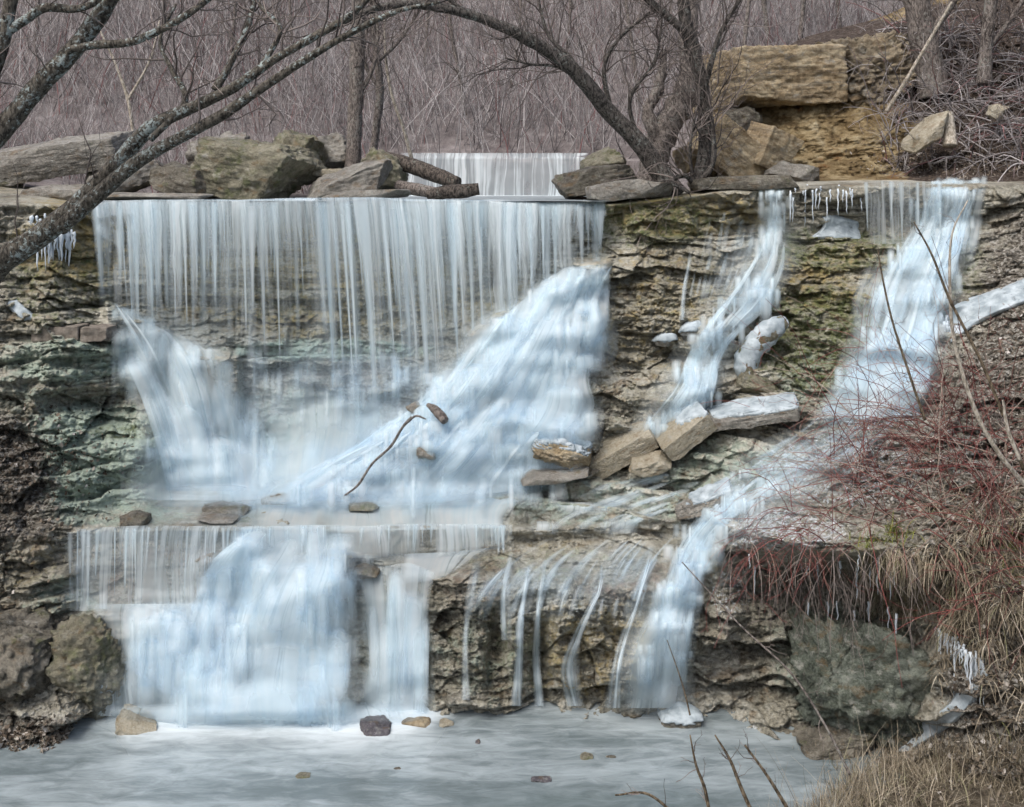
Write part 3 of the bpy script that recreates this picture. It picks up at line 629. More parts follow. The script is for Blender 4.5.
def sheet(streams, nu, nv, off=.07, den=1.0, con=.5, du=None, dv=None, feather=.08, free=None, fwd=.3, dfun=None, wob=0, depth=None, seed=0, D_=None, veil=.25, hole=.35, rag=.10):
    S = [spline(s, nv) for s in streams]                # each nv x 2, flowing downwards
    S = np.stack(S, 1)                                  # nv, ns, 2
    ns = S.shape[1]
    u = np.linspace(0, 1, nu); uu = np.linspace(0, 1, ns)
    G = np.empty((nv, nu, 2))
    for i in range(nv):
        if ns > 2:
            w = S[i]; 
            for k in range(2): G[i, :, k] = np.interp(u, uu, w[:, k])
        else: G[i] = S[i, 0] * (1 - u)[:, None] + S[i, 1] * u[:, None]
    if ns > 2: G = blur1(G, nu / ns * .3, 1) if nu / ns * .3 > .5 else G
    v = np.linspace(0, 1, nv)
    px, py = G[..., 0], G[..., 1]
    base = look(D_ if D_ is not None else Dw, px, py)
    if depth is not None: Y = np.broadcast_to(np.asarray(depth, float), px.shape).copy()
    elif free is not None:
        Y0 = np.interp(px[0:1], cols, lY[free]) - .13
        drop = (py - py[0:1]) * Y0 / F
        Y = Y0 - fwd * np.sqrt(np.clip(drop, 0, None) / 3.5)
        Y = np.minimum(Y, base - off)
        Y = blur1(Y, 3, 1)
    else:
        Y = blur(base, 1.5) - off
    W = atv(px, py, Y)
    if wob:
        Y = Y - wob * (1.3 * (fbm(W[..., 0] * 1.5, W[..., 1] * .8, W[..., 2] * 1.1, 91, 2) - .45) + .4 * (fbm(W[..., 0] * 4, W[..., 1] * 1.5, W[..., 2] * 2.2, 191, 2) - .5)) * sstep(0, .08, v)[:, None]
        W = atv(px, py, Y)
    um = np.concatenate([np.zeros((nv, 1)), np.cumsum(np.linalg.norm(np.diff(W, axis=1), axis=2), 1)], 1).mean(0, keepdims=True) + np.zeros((nv, 1))
    vm = np.concatenate([np.zeros((1, nu)), np.cumsum(np.linalg.norm(np.diff(W, axis=0), axis=2), 0)], 0).mean(1, keepdims=True) + np.zeros((1, nu))
    d = np.full(px.shape, float(den))
    if feather:
        e = np.minimum(u, 1 - u)[None] + rag * 2 * (fbm(vm * 1.6, um * 1.5, 0, 391 + seed, 3) - .62)
        d *= sstep(-.35 * feather, feather, e)
    if hole: d *= 1 - hole * sstep(.50, .34, fbm(um * 1.7, vm * .75, 3, 291 + seed, 3))
    if du: d *= prof(du, u)[None]
    if dv: d *= prof(dv, v)[:, None]
    if dfun is not None: d *= dfun(px, py, u[None], v[:, None])
    c = np.full(px.shape, float(con)) if not callable(con) else con(px, py, u[None], v[:, None]) + 0 * px
    uv = np.stack([um + seed * 13.7, vm + seed * 5.1], -1).reshape(-1, 2)
    return W.reshape(-1, 3), grid_faces(nv, nu), {'den': d.ravel(), 'con': c.ravel(), 'veil': (np.full(c.size, float(veil)) if not callable(veil) else (veil(px, py, u[None], v[:, None]) + 0 * px).ravel()), 'u': uv[:, 0], 'v': uv[:, 1]}

def mist(streams, off, den, seed, wob=.2, f=.5):
    return sheet(streams, 50, 50, off, den, 0, feather=f, rag=.12, hole=.25, veil=.9, dv=[(0, 0), (.35, .7), (.7, 1), (.9, .6), (1, 0)], wob=wob, seed=seed)
def strands(x0, x1, gap, line, y_end, lean, seed, wid=(2.2, 6), den=(.6, 1), fwd=.4, top=-2.5, vary=(.62, 1.03)):
    out = []; r = np.random.default_rng(seed); x = x0
    while x < x1:
        w = r.uniform(*wid); y0 = float(np.interp(x, cols, lpy[line])) + top; y1 = y0 + (float(y_end(x)) - y0) * r.uniform(*vary); L = lean(x) * (y1 - y0) / 200 + r.normal(0, 1.2)
        w1 = w * r.uniform(.4, .8); st = []
        for sg in (-1, 1):
            st.append([(x + sg * w * .75, y0), (x + sg * w * .6 + L * .3, y0 + (y1 - y0) * .25), (x + sg * w1 * .6 + L * .65, y0 + (y1 - y0) * .6), (x + sg * w1 * .5 + L, y1)])
        out.append(sheet(st, 7, 40, .05, r.uniform(*den), .1, free=line, fwd=fwd * r.uniform(.75, 1.2), feather=.5, rag=.02, hole=0, veil=.8, dv=[(0, .55), (.1, 1), (.6, .95), (.85, .6), (1, 0)], seed=int(seed * 50 + x) % 9973))
        g_ = float(fbm(np.array([x / 34.0]), np.array([seed * 3.7]), 0, 401, 2)[0]); x += gap * r.uniform(.3, 1.6) * (1 + 2.2 * float(sstep(.52, .36, g_)))
    return out
def rivulets(streams, n, w, ln, seed, off=(.26, .44), den=(.5, 1), con=(.0, .5), vr=(0, .8), wob=.2):
    r = np.random.default_rng(seed); S = np.stack([spline(q, 120) for q in streams], 1); ns = S.shape[1]; out = []
    def pt(u, v):
        a = np.clip(u, 0, 1) * (ns - 1.001); k = int(a); f = a - k; b = int(np.clip(v, 0, 1) * 119); return S[b, k] * (1 - f) + S[b, k + 1] * f
    for i in range(n):
        u0 = r.uniform(.04, .96); v0 = r.uniform(*vr); L = ln * r.uniform(.5, 1.4); wd = w * r.uniform(.5, 1.5); fan = r.uniform(.9, 1.8); st = []
        for sg in (-1, -.35, .35, 1):
            st.append([tuple(pt(u0 + sg * wd * (1 + (fan - 1) * t) * .5, v0 + L * t + .05 * (1 - abs(sg)) * (t - 1))) for t in (0, .33, .66, 1)])
        out.append(sheet(st, 24, 40, r.uniform(*off), r.uniform(*den), r.uniform(*con), feather=.45, rag=.12, hole=.25, veil=.15, dv=[(0, 0), (.12, .85), (.3, 1), (.7, .7), (1, 0)], wob=wob, seed=seed * 31 + i))
    return out
def drips(streams, n, seed, ln=(8, 30), wid=(1.5, 6), den=(.4, 1), off=(.14, .3), vr=(0, .95)):
    r = np.random.default_rng(seed); S = np.stack([spline(q, 120) for q in streams], 1); ns = S.shape[1]; out = []
    for i in range(n):
        a = r.uniform(0, 1) * (ns - 1.001); k = int(a); f = a - k; b = int(r.uniform(*vr) * 119); x, y = S[b, k] * (1 - f) + S[b, k + 1] * f
        m = 1 + r.integers(0, 4); L = r.uniform(*ln)
        for j in range(m):
            xx = x + (j - m / 2) * r.uniform(4, 9); w = r.uniform(*wid); yy = y + r.normal(0, 1.5); l_ = L * r.uniform(.7, 1.2)
            out.append(sheet([[(xx - w, yy - 3), (xx - w, yy + l_ * .4), (xx - w * 1.2, yy + l_)], [(xx + w, yy - 3), (xx + w, yy + l_ * .4), (xx + w * 1.2, yy + l_)]], 6, 14, r.uniform(*off), r.uniform(*den), .05, feather=.5, rag=.05, hole=0, veil=.8, dv=[(0, 0), (.2, 1), (.6, .8), (1, 0)], seed=(seed * 17 + i) % 9000))
    return out
def water_thing(name, label, sheets, cat='waterfall', group=None):
    V, Fc, A = merge(sheets)
    uv = np.stack([A.pop('u'), A.pop('v')], 1)
    o = mesh_obj(name, V, Fc, M['fall'], attrs=A, uv=uv)
    rebase(o)
    return tag(o, label, cat, group)

# --- the wide upper curtain
def curtain_len(px):      # where the strands meet rock
    return np.interp(px, [92, 112, 150, 200, 240, 262, 300, 345, 380, 410, 435, 455, 480, 520, 555, 570, 607],
                         [296, 312, 330, 345, 356, 372, 392, 415, 430, 446, 416, 372, 348, 312, 288, 276, 268])
def curtain_streams(dx, stretch=1.0):
    out = []
    for x in np.linspace(93, 607, 36):
        y0 = np.interp(x, cols, lpy[1]) - 3.0; y1 = y0 + (curtain_len(x) - y0) * stretch
        lean = np.interp(x, [93, 200, 290, 360, 450, 560, 607], [8, 4, 6, 16, 10, 2, 0]) * (y1 - y0) / 200
        out.append([(x, y0 - 1.0), (x + .6 * dx, y0 + 1.5), (x + lean * .35 + dx, y0 + (y1 - y0) * .3), (x + lean * .7 + dx, y0 + (y1 - y0) * .65), (x + lean + dx, y1)])
    return out
mid_gap = lambda px: 1 - .55 * sstep(235, 262, px) * sstep(400, 360, px)
A_top = sheet(curtain_streams(0), 420, 90, .06, 1.0, lambda px, py, u, v: .52 + .62 * sstep(.0, .6, v) * (1 - .35 * sstep(430, 520, px)) * (1 - .25 * sstep(240, 160, px)), free=1, fwd=.35, feather=.012, veil=lambda px, py, u, v: (.56 - .36 * sstep(0, .30, v) - .12 * sstep(.4, .9, v)) * (.75 + .4 * sstep(330, 460, px)), hole=.1,
              dfun=lambda px, py, u, v: prof([(0, .95), (.1, .95), (.4, .92), (.75, .8), (.9, .5), (1, .0)], v) * (.5 + .42 * sstep(350, 470, px) + .10 * sstep(260, 120, px)) * (1 - .22 * sstep(.12, .3, v) * sstep(430, 330, px)) * (1 - .5 * sstep(562, 574, px)), seed=1)
A_2 = sheet(curtain_streams(1.5, .97), 420, 70, .05, .9, lambda px, py, u, v: .66 + .40 * v, free=1, fwd=.5, feather=.012, veil=.02,
              dfun=lambda px, py, u, v: prof([(0, .75), (.1, .7), (.5, .62), (.8, .45), (1, .0)], v) * mid_gap(px) * (1 - .5 * sstep(562, 574, px)), seed=2)
lipw = sheet([[(x, np.interp(x, cols, lpy[1]) - 5.5), (x, np.interp(x, cols, lpy[1]) + 1.0)] for x in np.linspace(93, 607, 30)], 200, 6, .05, .9, .0, feather=.01, seed=3)
water_thing('waterfall', 'widest waterfall, a thin white curtain of strands over the top ledge', [A_top, A_2, lipw] + strands(98, 600, 15, 1, lambda x: curtain_len(x) + 8, lambda x: np.interp(x, [93, 200, 290, 360, 450, 560, 607], [8, 4, 6, 16, 10, 2, 0]), 68, (6, 18), (.15, .45), .3, vary=(.6, 1.05)) + strands(96, 210, 7, 1, lambda x: curtain_len(x) + 6, lambda x: 6, 69, (3, 9), (.3, .8), .35, vary=(.7, 1.05)) + strands(96, 606, 8.5, 1, curtain_len, lambda x: np.interp(x, [93, 200, 290, 360, 450, 560, 607], [8, 4, 6, 16, 10, 2, 0]), 3, (2.5, 9), (.35, .9)) + strands(94, 606, 5, 1, lambda x: 204 + (curtain_len(x) - 204) * .7, lambda x: np.interp(x, [93, 200, 290, 360, 450, 560, 607], [8, 4, 6, 16, 10, 2, 0]), 5, (2, 6), (.3, .7), .3, vary=(.35, 1)) + strands(455, 572, 6, 1, lambda x: curtain_len(x) + 4, lambda x: 5, 6, (5, 12), (.5, .8), .35))

# --- left cascade beneath the curtain
C1_s = [[(106, 300), (118, 345), (140, 395), (158, 450), (166, 490)], [(118, 304), (148, 345), (170, 395), (186, 440), (190, 491)], [(150, 316), (176, 350), (192, 390), (205, 440), (208, 491)],
            [(190, 340), (204, 358), (212, 390), (220, 440), (224, 491)], [(222, 350), (233, 362), (240, 395), (244, 440), (250, 492)]]
C1 = sheet(C1_s, 130, 110, .10, .72, .24, hole=.6, rag=.18, feather=.25,
           dv=[(0, .25), (.1, .75), (.3, .9), (.7, .8), (1, .9)], wob=.12, seed=4)
C1b = sheet([[(150, 478), (140, 492), (135, 500)], [(205, 455), (205, 482), (205, 500)], [(260, 470), (275, 488), (285, 500)]], 60, 30, .14, .9, .1, feather=.3, dv=[(0, 0), (.5, .8), (1, .9)], wob=.1, seed=5)
C1m = [mist([[(96, 300), (130, 400), (120, 506)], [(170, 310), (200, 410), (210, 508)], [(262, 340), (270, 420), (300, 508)]], .3, .55, 70), mist([[(115, 440), (120, 475), (120, 506)], [(290, 430), (290, 470), (300, 508)]], .34, .75, 71)]
water_thing('cascade', 'narrow white cascade sliding down rock under the left end of the wide curtain', [C1, C1b] + C1m + drips(C1_s, 50, 66, (12, 50), (2, 8), (.3, .8)) + rivulets(C1_s, 12, .22, .5, 5, den=(.5, .95)) + rivulets(C1_s, 16, .09, .45, 25, den=(.4, .9)), 'cascade')

# --- mist veil down the middle wall
C2 = sheet([[(232, 350), (238, 400), (242, 492)], [(268, 355), (272, 400), (272, 480)], [(310, 345), (318, 400), (318, 480)], [(360, 345), (368, 400), (360, 480)], [(405, 345), (418, 400), (400, 470)]], 110, 70, .12, .62, .22, feather=.2,
           dv=[(0, 0), (.15, .35), (.6, .75), (1, .9)], wob=.15, seed=6)
C2b = sheet([[(235, 455), (225, 480), (215, 497)], [(300, 440), (290, 470), (275, 500)], [(400, 420), (370, 460), (345, 500)]], 80, 50, .16, .75, .1, feather=.25, dv=[(0, 0), (.4, .7), (1, 1)], wob=.15, seed=7)
water_thing('cascade', 'faint misty veil on the recessed dark wall between the two white cascades', [C2, C2b, mist([[(210, 400), (210, 460), (200, 510)], [(330, 390), (320, 460), (310, 510)], [(450, 360), (420, 440), (400, 505)]], .3, .45, 72), *drips([[(250, 345), (246, 420), (250, 492)], [(330, 350), (330, 420), (320, 490)], [(420, 350), (405, 420), (390, 470)]], 46, 73, (14, 60), (2, 7), (.15, .5), (.2, .34)), mist([[(230, 340), (235, 400), (235, 470)], [(300, 320), (300, 390), (300, 460)], [(430, 330), (425, 400), (420, 450)]], .25, .2, 73)], 'cascade')

# --- the big white cascade, fanning down to the left
big_s = [[(456, 358), (432, 384), (424, 402), (384, 424), (352, 448), (316, 464), (268, 499)],
         [(482, 335), (452, 380), (408, 425), (350, 465), (305, 499)],
         [(520, 302), (492, 345), (452, 400), (396, 455), (345, 500)],
         [(556, 276), (530, 320), (492, 385), (446, 445), (395, 502)],
         [(580, 266), (562, 315), (530, 380), (494, 440), (440, 502)],
         [(600, 264), (578, 305), (572, 340), (556, 380), (548, 415), (520, 450), (486, 498)],
         [(620, 262), (602, 298), (610, 326), (588, 366), (596, 404), (574, 440), (582, 456), (556, 488)]]
hump = lambda px, py, u, v: 1 - .35 * sstep(35, 5, np.hypot((px - 415) * .9, (py - 480) * 1.1)) - .25 * sstep(24, 6, np.hypot(px - 436, py - 430))
B1 = sheet(big_s, 240, 200, .13, .85, .14, feather=.32, hole=.7, rag=.34, dv=[(0, .55), (.1, .9), (.88, .9), (1, .2)], du=[(0, .8), (.2, 1), (.68, 1), (.82, .6), (1, .35)], wob=.2, dfun=hump, seed=8)
B2 = sheet([[(x - 3, y) for x, y in s] for s in big_s], 200, 160, .24, .62, .42, hole=.65, rag=.3, feather=.3, dv=[(0, .1), (.2, .9), (.85, .8), (1, .05)], du=[(0, .7), (.7, 1), (.85, .5), (1, .2)], wob=.2, dfun=hump, seed=9)
B3 = sheet([[(505, 340), (500, 390), (492, 440)], [(530, 325), (530, 380), (528, 440)], [(560, 322), (562, 380), (560, 440)], [(584, 318), (584, 380), (580, 438)]], 90, 90, .2, .7, .5, feather=.2, dv=[(0, 0), (.25, .9), (.8, .8), (1, .2)], seed=10)
B4 = sheet([[(455, 445), (440, 470), (420, 498)], [(500, 430), (498, 462), (490, 498)], [(545, 436), (548, 460), (535, 492)], [(578, 446), (575, 462), (556, 490)]], 90, 50, .20, .85, .22, feather=.22, dv=[(0, .2), (.35, .9), (.7, .8), (1, .1)], wob=.2, seed=11)
def lobe(streams, off, den, seed, con=.12, wob=.2, top=.22, end=.0, hole=.3):
    return sheet(streams, 70, 70, off, den, con, feather=.3, rag=.16, hole=hole, veil=.3, dv=[(0, 0), (top * .4, .6), (top, 1), (.6, .85), (1, end)], wob=wob, seed=seed)
puffs = [mist([[(x - w * .9, y - h * .2), (x - w * 1.2, y + h * .6), (x - w * 1.5, y + h * 1.5)], [(x, y - h * .75), (x - w * .2, y + h * .5), (x - w * .5, y + h * 1.6)], [(x + w * .9, y - h * .5), (x + w, y + h * .5), (x + w * .8, y + h * 1.5)]], .36, d_, 300 + i) for i, (x, y, w, h, d_) in enumerate([(500, 326, 34, 26, .8), (545, 292, 28, 22, .8), (585, 272, 26, 16, .7), (452, 372, 26, 22, .6), (410, 416, 30, 20, .6), (520, 424, 44, 24, .85), (575, 428, 22, 16, .6), (360, 455, 36, 18, .6), (300, 482, 36, 14, .7), (604, 330, 16, 22, .5), (590, 410, 16, 22, .5)])]
BL_ = puffs + [lobe([[(556, 272), (538, 284), (520, 312), (500, 345)], [(570, 264), (556, 282), (546, 312), (535, 345)], [(588, 266), (580, 284), (576, 312), (570, 340)]], .34, .9, 50),
       lobe([[(480, 334), (455, 360), (420, 405), (372, 440), (322, 478)], [(498, 318), (480, 348), (452, 400), (410, 445), (365, 488)], [(522, 312), (510, 345), (485, 395), (450, 440), (410, 485)]], .32, .85, 51, top=.14),
       lobe([[(540, 336), (505, 356), (470, 386), (440, 412)], [(570, 326), (535, 354), (500, 388), (470, 420)], [(594, 324), (570, 346), (540, 384), (515, 415)]], .34, .8, 52),
       lobe([[(485, 424), (468, 446), (452, 470), (440, 492)], [(512, 408), (506, 432), (498, 462), (490, 494)], [(545, 414), (546, 436), (540, 462), (528, 488)]], .36, 1.0, 53, end=.3),
       lobe([[(384, 432), (350, 458), (310, 482), (284, 498)], [(402, 436), (372, 464), (340, 486), (318, 500)], [(420, 444), (400, 468), (378, 488), (360, 501)]], .28, .9, 54, end=.5),
       lobe([[(445, 446), (438, 462), (432, 480), (424, 497)], [(462, 448), (458, 464), (454, 482), (450, 498)]], .28, .6, 55, con=.4),
       lobe([[(270, 492), (250, 498), (230, 506)], [(380, 488), (380, 497), (375, 508)], [(500, 484), (505, 494), (490, 506)]], .2, .9, 56, wob=.08, end=0)]
water_thing('cascade', 'large white cascade spreading diagonally around a broken branch', [B1, B2, B3, B4] + BL_ + drips(big_s, 150, 65, (10, 44), (2, 9), (.3, .9), (.3, .5)) + rivulets(big_s, 46, .16, .34, 7) + rivulets(big_s, 40, .07, .5, 8, den=(.4, .8)) + rivulets(big_s, 60, .06, .2, 9, off=(.3, .5), den=(.5, 1), con=(0, .3)) + [mist([[(430, 350), (350, 410), (250, 505)], [(530, 270), (470, 380), (400, 506)], [(630, 262), (610, 370), (590, 480)]], .2, .42, 74), mist([[(300, 440), (280, 480), (255, 512)], [(450, 430), (440, 470), (420, 510)], [(590, 430), (585, 460), (560, 500)]], .42, .42, 75)], 'cascade')

# --- water crossing the middle shelf
S1 = sheet([[(150, 493), (140, 512), (118, 530)], [(220, 490), (215, 508), (205, 531)], [(300, 490), (298, 508), (292, 531)], [(400, 490), (400, 508), (405, 530)], [(480, 490), (470, 508), (470, 529)], [(545, 486), (520, 505), (512, 528)]], 180, 50, .05, .85, .12, feather=.08,
           dfun=lambda px, py, u, v: .45 + .55 * sstep(210, 290, px) - .25 * sstep(505, 520, py) * sstep(500, 420, px), seed=12)
water_thing('stream', 'shallow milky stream spreading over the middle rock shelf', [S1], 'stream')

# --- lower fall
def low(x0, x1, n, y0f, pts, jitter=0): pass
edge_y = lambda x: np.interp(x, cols, lpy[7])
L1v = sheet([[(x, edge_y(x) - 2), (x - 2, 545), (x - 5, 570), (x - 5, 611)] for x in np.linspace(64, 256, 12)], 150, 50, .09, .50, .5, feather=.05, free=7, fwd=.2, veil=.12, hole=.8, dv=[(0, .2), (.25, .6), (.7, .9), (1, .95)], seed=113)
L1 = sheet([[(x, edge_y(x) - 4), (x - 2, edge_y(x) + 4), (x - 4, 560), (x - 5, 585), (x - 5, 609)] for x in np.linspace(68, 262, 16)], 190, 60, .07, .95, lambda px, py, u, v: .55 + .35 * v, feather=.04, free=7, fwd=.14,
           dv=[(0, .6), (.1, .8), (.35, .62), (.7, .6), (1, .85)], dfun=lambda px, py, u, v: 1 - .3 * sstep(200, 225, px) * (1 - v), seed=13)
L2 = sheet([[(x, edge_y(x) - 3), (x, edge_y(x) + 3), (x + 1, 543), (x + 1, np.interp(x, [228, 400, 460, 516], [566, 560, 556, 546]))] for x in np.linspace(228, 514, 20)], 260, 34, .06, .98, .42, veil=.5, feather=.04, free=7, fwd=.12, dv=[(0, .7), (.2, .92), (.75, .8), (1, .1)],
           dfun=lambda px, py, u, v: (1 - .75 * sstep(14, 6, np.abs(px - 428))) * (1 - .35 * sstep(440, 510, px)), seed=14)
# domed main flow
L3_s = [[(246, 529), (216, 556), (198, 588), (190, 612), (180, 650), (176, 716)], [(268, 528), (244, 556), (225, 590), (215, 625), (210, 660), (208, 716)], [(300, 528), (282, 560), (262, 600), (250, 640), (244, 680), (240, 716)],
            [(330, 528), (318, 562), (302, 600), (296, 640), (292, 680), (290, 716)], [(348, 540), (343, 568), (336, 605), (332, 640), (330, 680), (330, 716)], [(362, 566), (357, 580), (352, 610), (350, 650), (349, 690), (349, 716)]]
L3 = sheet(L3_s, 200, 120, .16, .9, .18, hole=.55, rag=.2, feather=.18,
           dv=[(0, .1), (.14, .6), (.25, .9), (.5, .92), (1, .95)], du=[(0, .8), (.15, 1), (.7, .95), (.85, .85), (1, .55)], wob=.2, seed=15)
L3b_s = [[(92, 604), (90, 613), (92, 640), (95, 690), (96, 716)], [(140, 604), (138, 613), (138, 640), (137, 690), (136, 716)], [(190, 604), (188, 613), (186, 640), (184, 690), (182, 716)], [(240, 604), (236, 616), (232, 650), (230, 690), (228, 716)]]
L3b = sheet(L3b_s, 150, 80, .10, .92, .16, hole=.4, feather=.05,
           dv=[(0, .8), (.1, 1), (.3, .85), (.6, .75), (1, .95)], dfun=lambda px, py, u, v: .48 + .52 * sstep(120, 146, px) + .35 * sstep(128, 110, px) * sstep(655, 690, py), seed=16)
L4 = sheet([[(346, 572), (352, 588), (357, 640), (357, 716)], [(385, 566), (386, 586), (388, 640), (388, 716)], [(410, 562), (410, 590), (410, 640), (410, 716)], [(438, 575), (432, 598), (430, 640), (429, 714)]], 110, 80, .10, .9, .3, hole=.5, rag=.16, feather=.16, dv=[(0, .45), (.15, .6), (.3, .9), (1, .9)], wob=.06, seed=17)
L5 = sheet([[(345, 556), (350, 572), (352, 590)], [(400, 554), (400, 566), (400, 584)], [(450, 552), (445, 562), (440, 580)], [(516, 545), (500, 550), (470, 562)]], 100, 24, .08, .72, .40, feather=.25, veil=.12, hole=.7, dv=[(0, .95), (.7, .85), (1, .3)], seed=18)
L6 = sheet([[(190, 680), (184, 700), (180, 722)], [(250, 672), (252, 698), (254, 722)], [(330, 690), (334, 704), (338, 722)]], 60, 30, .26, .8, .2, feather=.25, dv=[(0, 0), (.5, .7), (1, .9)], wob=.2, seed=19)
L7 = sheet([[(100, 672), (98, 690), (96, 716)], [(134, 668), (134, 690), (136, 716)]], 40, 30, .16, .8, .4, feather=.1, dv=[(0, .3), (.3, .9), (1, .9)], seed=20)
LL = [lobe([[(222, 550), (206, 566), (196, 590), (192, 612)], [(240, 536), (226, 556), (216, 585), (212, 612)], [(268, 536), (262, 556), (250, 590), (244, 620)]], .34, .95, 60, top=.2),
      lobe([[(272, 562), (252, 585), (240, 620), (234, 670)], [(310, 552), (298, 575), (288, 620), (284, 680)], [(348, 560), (340, 580), (332, 620), (330, 680)]], .36, .85, 61, top=.16),
      lobe([[(120, 602), (118, 612), (118, 640), (118, 660)], [(160, 602), (160, 612), (158, 650), (158, 690)], [(215, 602), (213, 612), (210, 660), (208, 710)]], .2, .8, 62, top=.12, end=.4),
      lobe([[(222, 688), (216, 700), (210, 720)], [(268, 674), (268, 694), (268, 720)], [(320, 682), (324, 700), (330, 722)]], .42, .9, 63, top=.3, end=.6),
      lobe([[(100, 706), (96, 716), (90, 726)], [(250, 700), (250, 714), (250, 730)], [(430, 704), (436, 714), (440, 724)]], .36, .9, 64, top=.3, end=0, wob=.1)]
water_thing('waterfall', 'two-step lower waterfall dropping white from the middle shelf into the pool', [L1v, L1, L2, L3, L3b, L4, L5, L6, L7] + LL + drips(L3_s, 70, 71, (14, 60), (2, 9), (.3, .8), (.3, .5)) + drips(L3b_s[1:], 40, 72, (20, 70), (2, 8), (.3, .7), (.2, .36), (0, .5)) + rivulets(L3_s, 26, .22, .4, 11, off=(.34, .5)) + rivulets(L3b_s[1:], 26, .22, .5, 12, off=(.2, .34), vr=(0, .5)) + rivulets([[(356, 572), (360, 640), (360, 716)], [(396, 562), (396, 640), (396, 716)], [(436, 572), (430, 640), (429, 714)]], 16, .25, .6, 13, off=(.14, .22), vr=(0, .5), wob=.05) + strands(70, 250, 7, 7, lambda x: 606, lambda x: -3, 13, (1.5, 4.5), (.4, .9), .2) + strands(250, 510, 6, 7, lambda x: 556, lambda x: 0, 14, (2, 5), (.5, .9), .16) + [mist([[(84, 660), (80, 700), (76, 732)], [(260, 650), (260, 690), (260, 736)], [(450, 680), (450, 700), (452, 718)]], .5, .35, 76), mist([[(170, 520), (160, 570), (150, 640)], [(290, 520), (280, 570), (270, 640)], [(380, 545), (380, 580), (380, 640)]], .34, .55, 77)])

# --- foam where it meets the pool
# --- back fall
def back_depth(px): return 29.72
BF = sheet([[(x, 153), (x, 157), (x, 175), (x - 1, 197)] for x in np.linspace(398, 590, 14)], 190, 40, .0, .9, .62, veil=.38, feather=.03, dv=[(0, .8), (.1, 1), (1, .95)],
           depth=np.concatenate([np.linspace(30.2, 29.72, 6), np.linspace(29.72, 29.5, 34)])[:, None], seed=21)
water_thing('waterfall', 'small distant waterfall behind the top ledge beneath the brushy hill', [BF])

# --- right-hand falls
R1 = sheet([[(x, np.interp(x, cols, lpy[1]) - 3), (x, np.interp(x, cols, lpy[1]) + 3), (x + 1, 215), (x + 1, 244)] for x in np.linspace(866, 945, 8)], 90, 50, .06, .7, .7, veil=.2, feather=.05, free=1, fwd=.14, dv=[(0, .8), (.5, .75), (1, .5)], seed=22)
R2_s = [[(930, 181), (922, 196), (914, 222), (900, 246), (884, 275), (872, 310), (862, 345), (840, 385), (826, 402)], [(948, 181), (940, 194), (930, 222), (920, 250), (905, 285), (896, 320), (882, 355), (862, 390), (850, 405)],
            [(966, 180), (960, 192), (950, 222), (942, 252), (930, 285), (922, 320), (910, 355), (894, 390), (884, 406)], [(984, 179), (978, 192), (968, 222), (960, 254), (952, 285), (944, 318), (934, 350), (928, 385), (920, 404)]]
R2 = sheet(R2_s, 110, 190, .12, .78, .30, hole=.65, rag=.22, feather=.22,
           dv=[(0, .7), (.05, .9), (.35, .85), (.7, .68), (.9, .85), (1, .5)], wob=.1, seed=23)
R3 = sheet([[(868, 258), (852, 300), (850, 340), (838, 380)], [(900, 246), (890, 290), (880, 330), (870, 380)]], 40, 60, .08, .6, .4, feather=.25, dv=[(0, 0), (.3, .9), (1, .6)], seed=24)
R4 = sheet([[(952, 181), (952, 190), (948, 230), (944, 262)], [(988, 180), (986, 192), (982, 230), (974, 268)]], 40, 50, .14, .7, .4, feather=.15, dv=[(0, .6), (.7, .7), (1, 0)], seed=25)
water_thing('waterfall', 'right-hand waterfall fanning down stepped rock below the clay bank', [R1, R2, R3, R4] + rivulets([[(872, 330), (846, 365), (816, 408)], [(900, 325), (884, 365), (864, 412)], [(940, 325), (940, 365), (940, 408)]], 36, .14, .5, 67, off=(.14, .3), vr=(0, .6)) + drips(R2_s, 90, 63) + rivulets(R2_s, 20, .34, .16, 15, off=(.16, .3), wob=.1) + rivulets(R2_s, 50, .10, .3, 35, off=(.16, .3), wob=.1) + strands(866, 940, 8, 1, lambda x: 246, lambda x: 2, 16, (2, 5), (.5, .9), .2) + [mist([[(880, 240), (850, 320), (815, 410)], [(925, 235), (890, 320), (870, 415)], [(985, 230), (960, 320), (940, 410)]], .24, .4, 78), mist([[(840, 340), (830, 380), (800, 425)], [(890, 340), (880, 380), (860, 425)], [(940, 340), (935, 380), (925, 420)]], .34, .7, 79)])
R5_s = [[(830, 398), (800, 425), (760, 455), (725, 485), (694, 520), (676, 548), (664, 580), (648, 630), (640, 670), (632, 708)], [(870, 400), (842, 430), (800, 458), (752, 488), (712, 522), (692, 550), (682, 580), (668, 630), (664, 670), (660, 708)],
            [(912, 404), (880, 432), (836, 462), (776, 492), (728, 524), (712, 552), (704, 582), (694, 630), (690, 670), (686, 708)]]
R5 = sheet(R5_s, 90, 240, .11, .60, .36, hole=.75, rag=.25, feather=.3, dv=[(0, 0), (.12, .08), (.3, .16), (.45, .5), (.55, .6), (.68, .8), (1, .95)], wob=.06, seed=26)
R6 = sheet([[(672, 560), (655, 600), (630, 650), (620, 708)], [(690, 560), (678, 600), (668, 650), (660, 708)]], 44, 90, .14, .75, .4, feather=.2, dv=[(0, .2), (.3, .8), (1, .9)], seed=27)
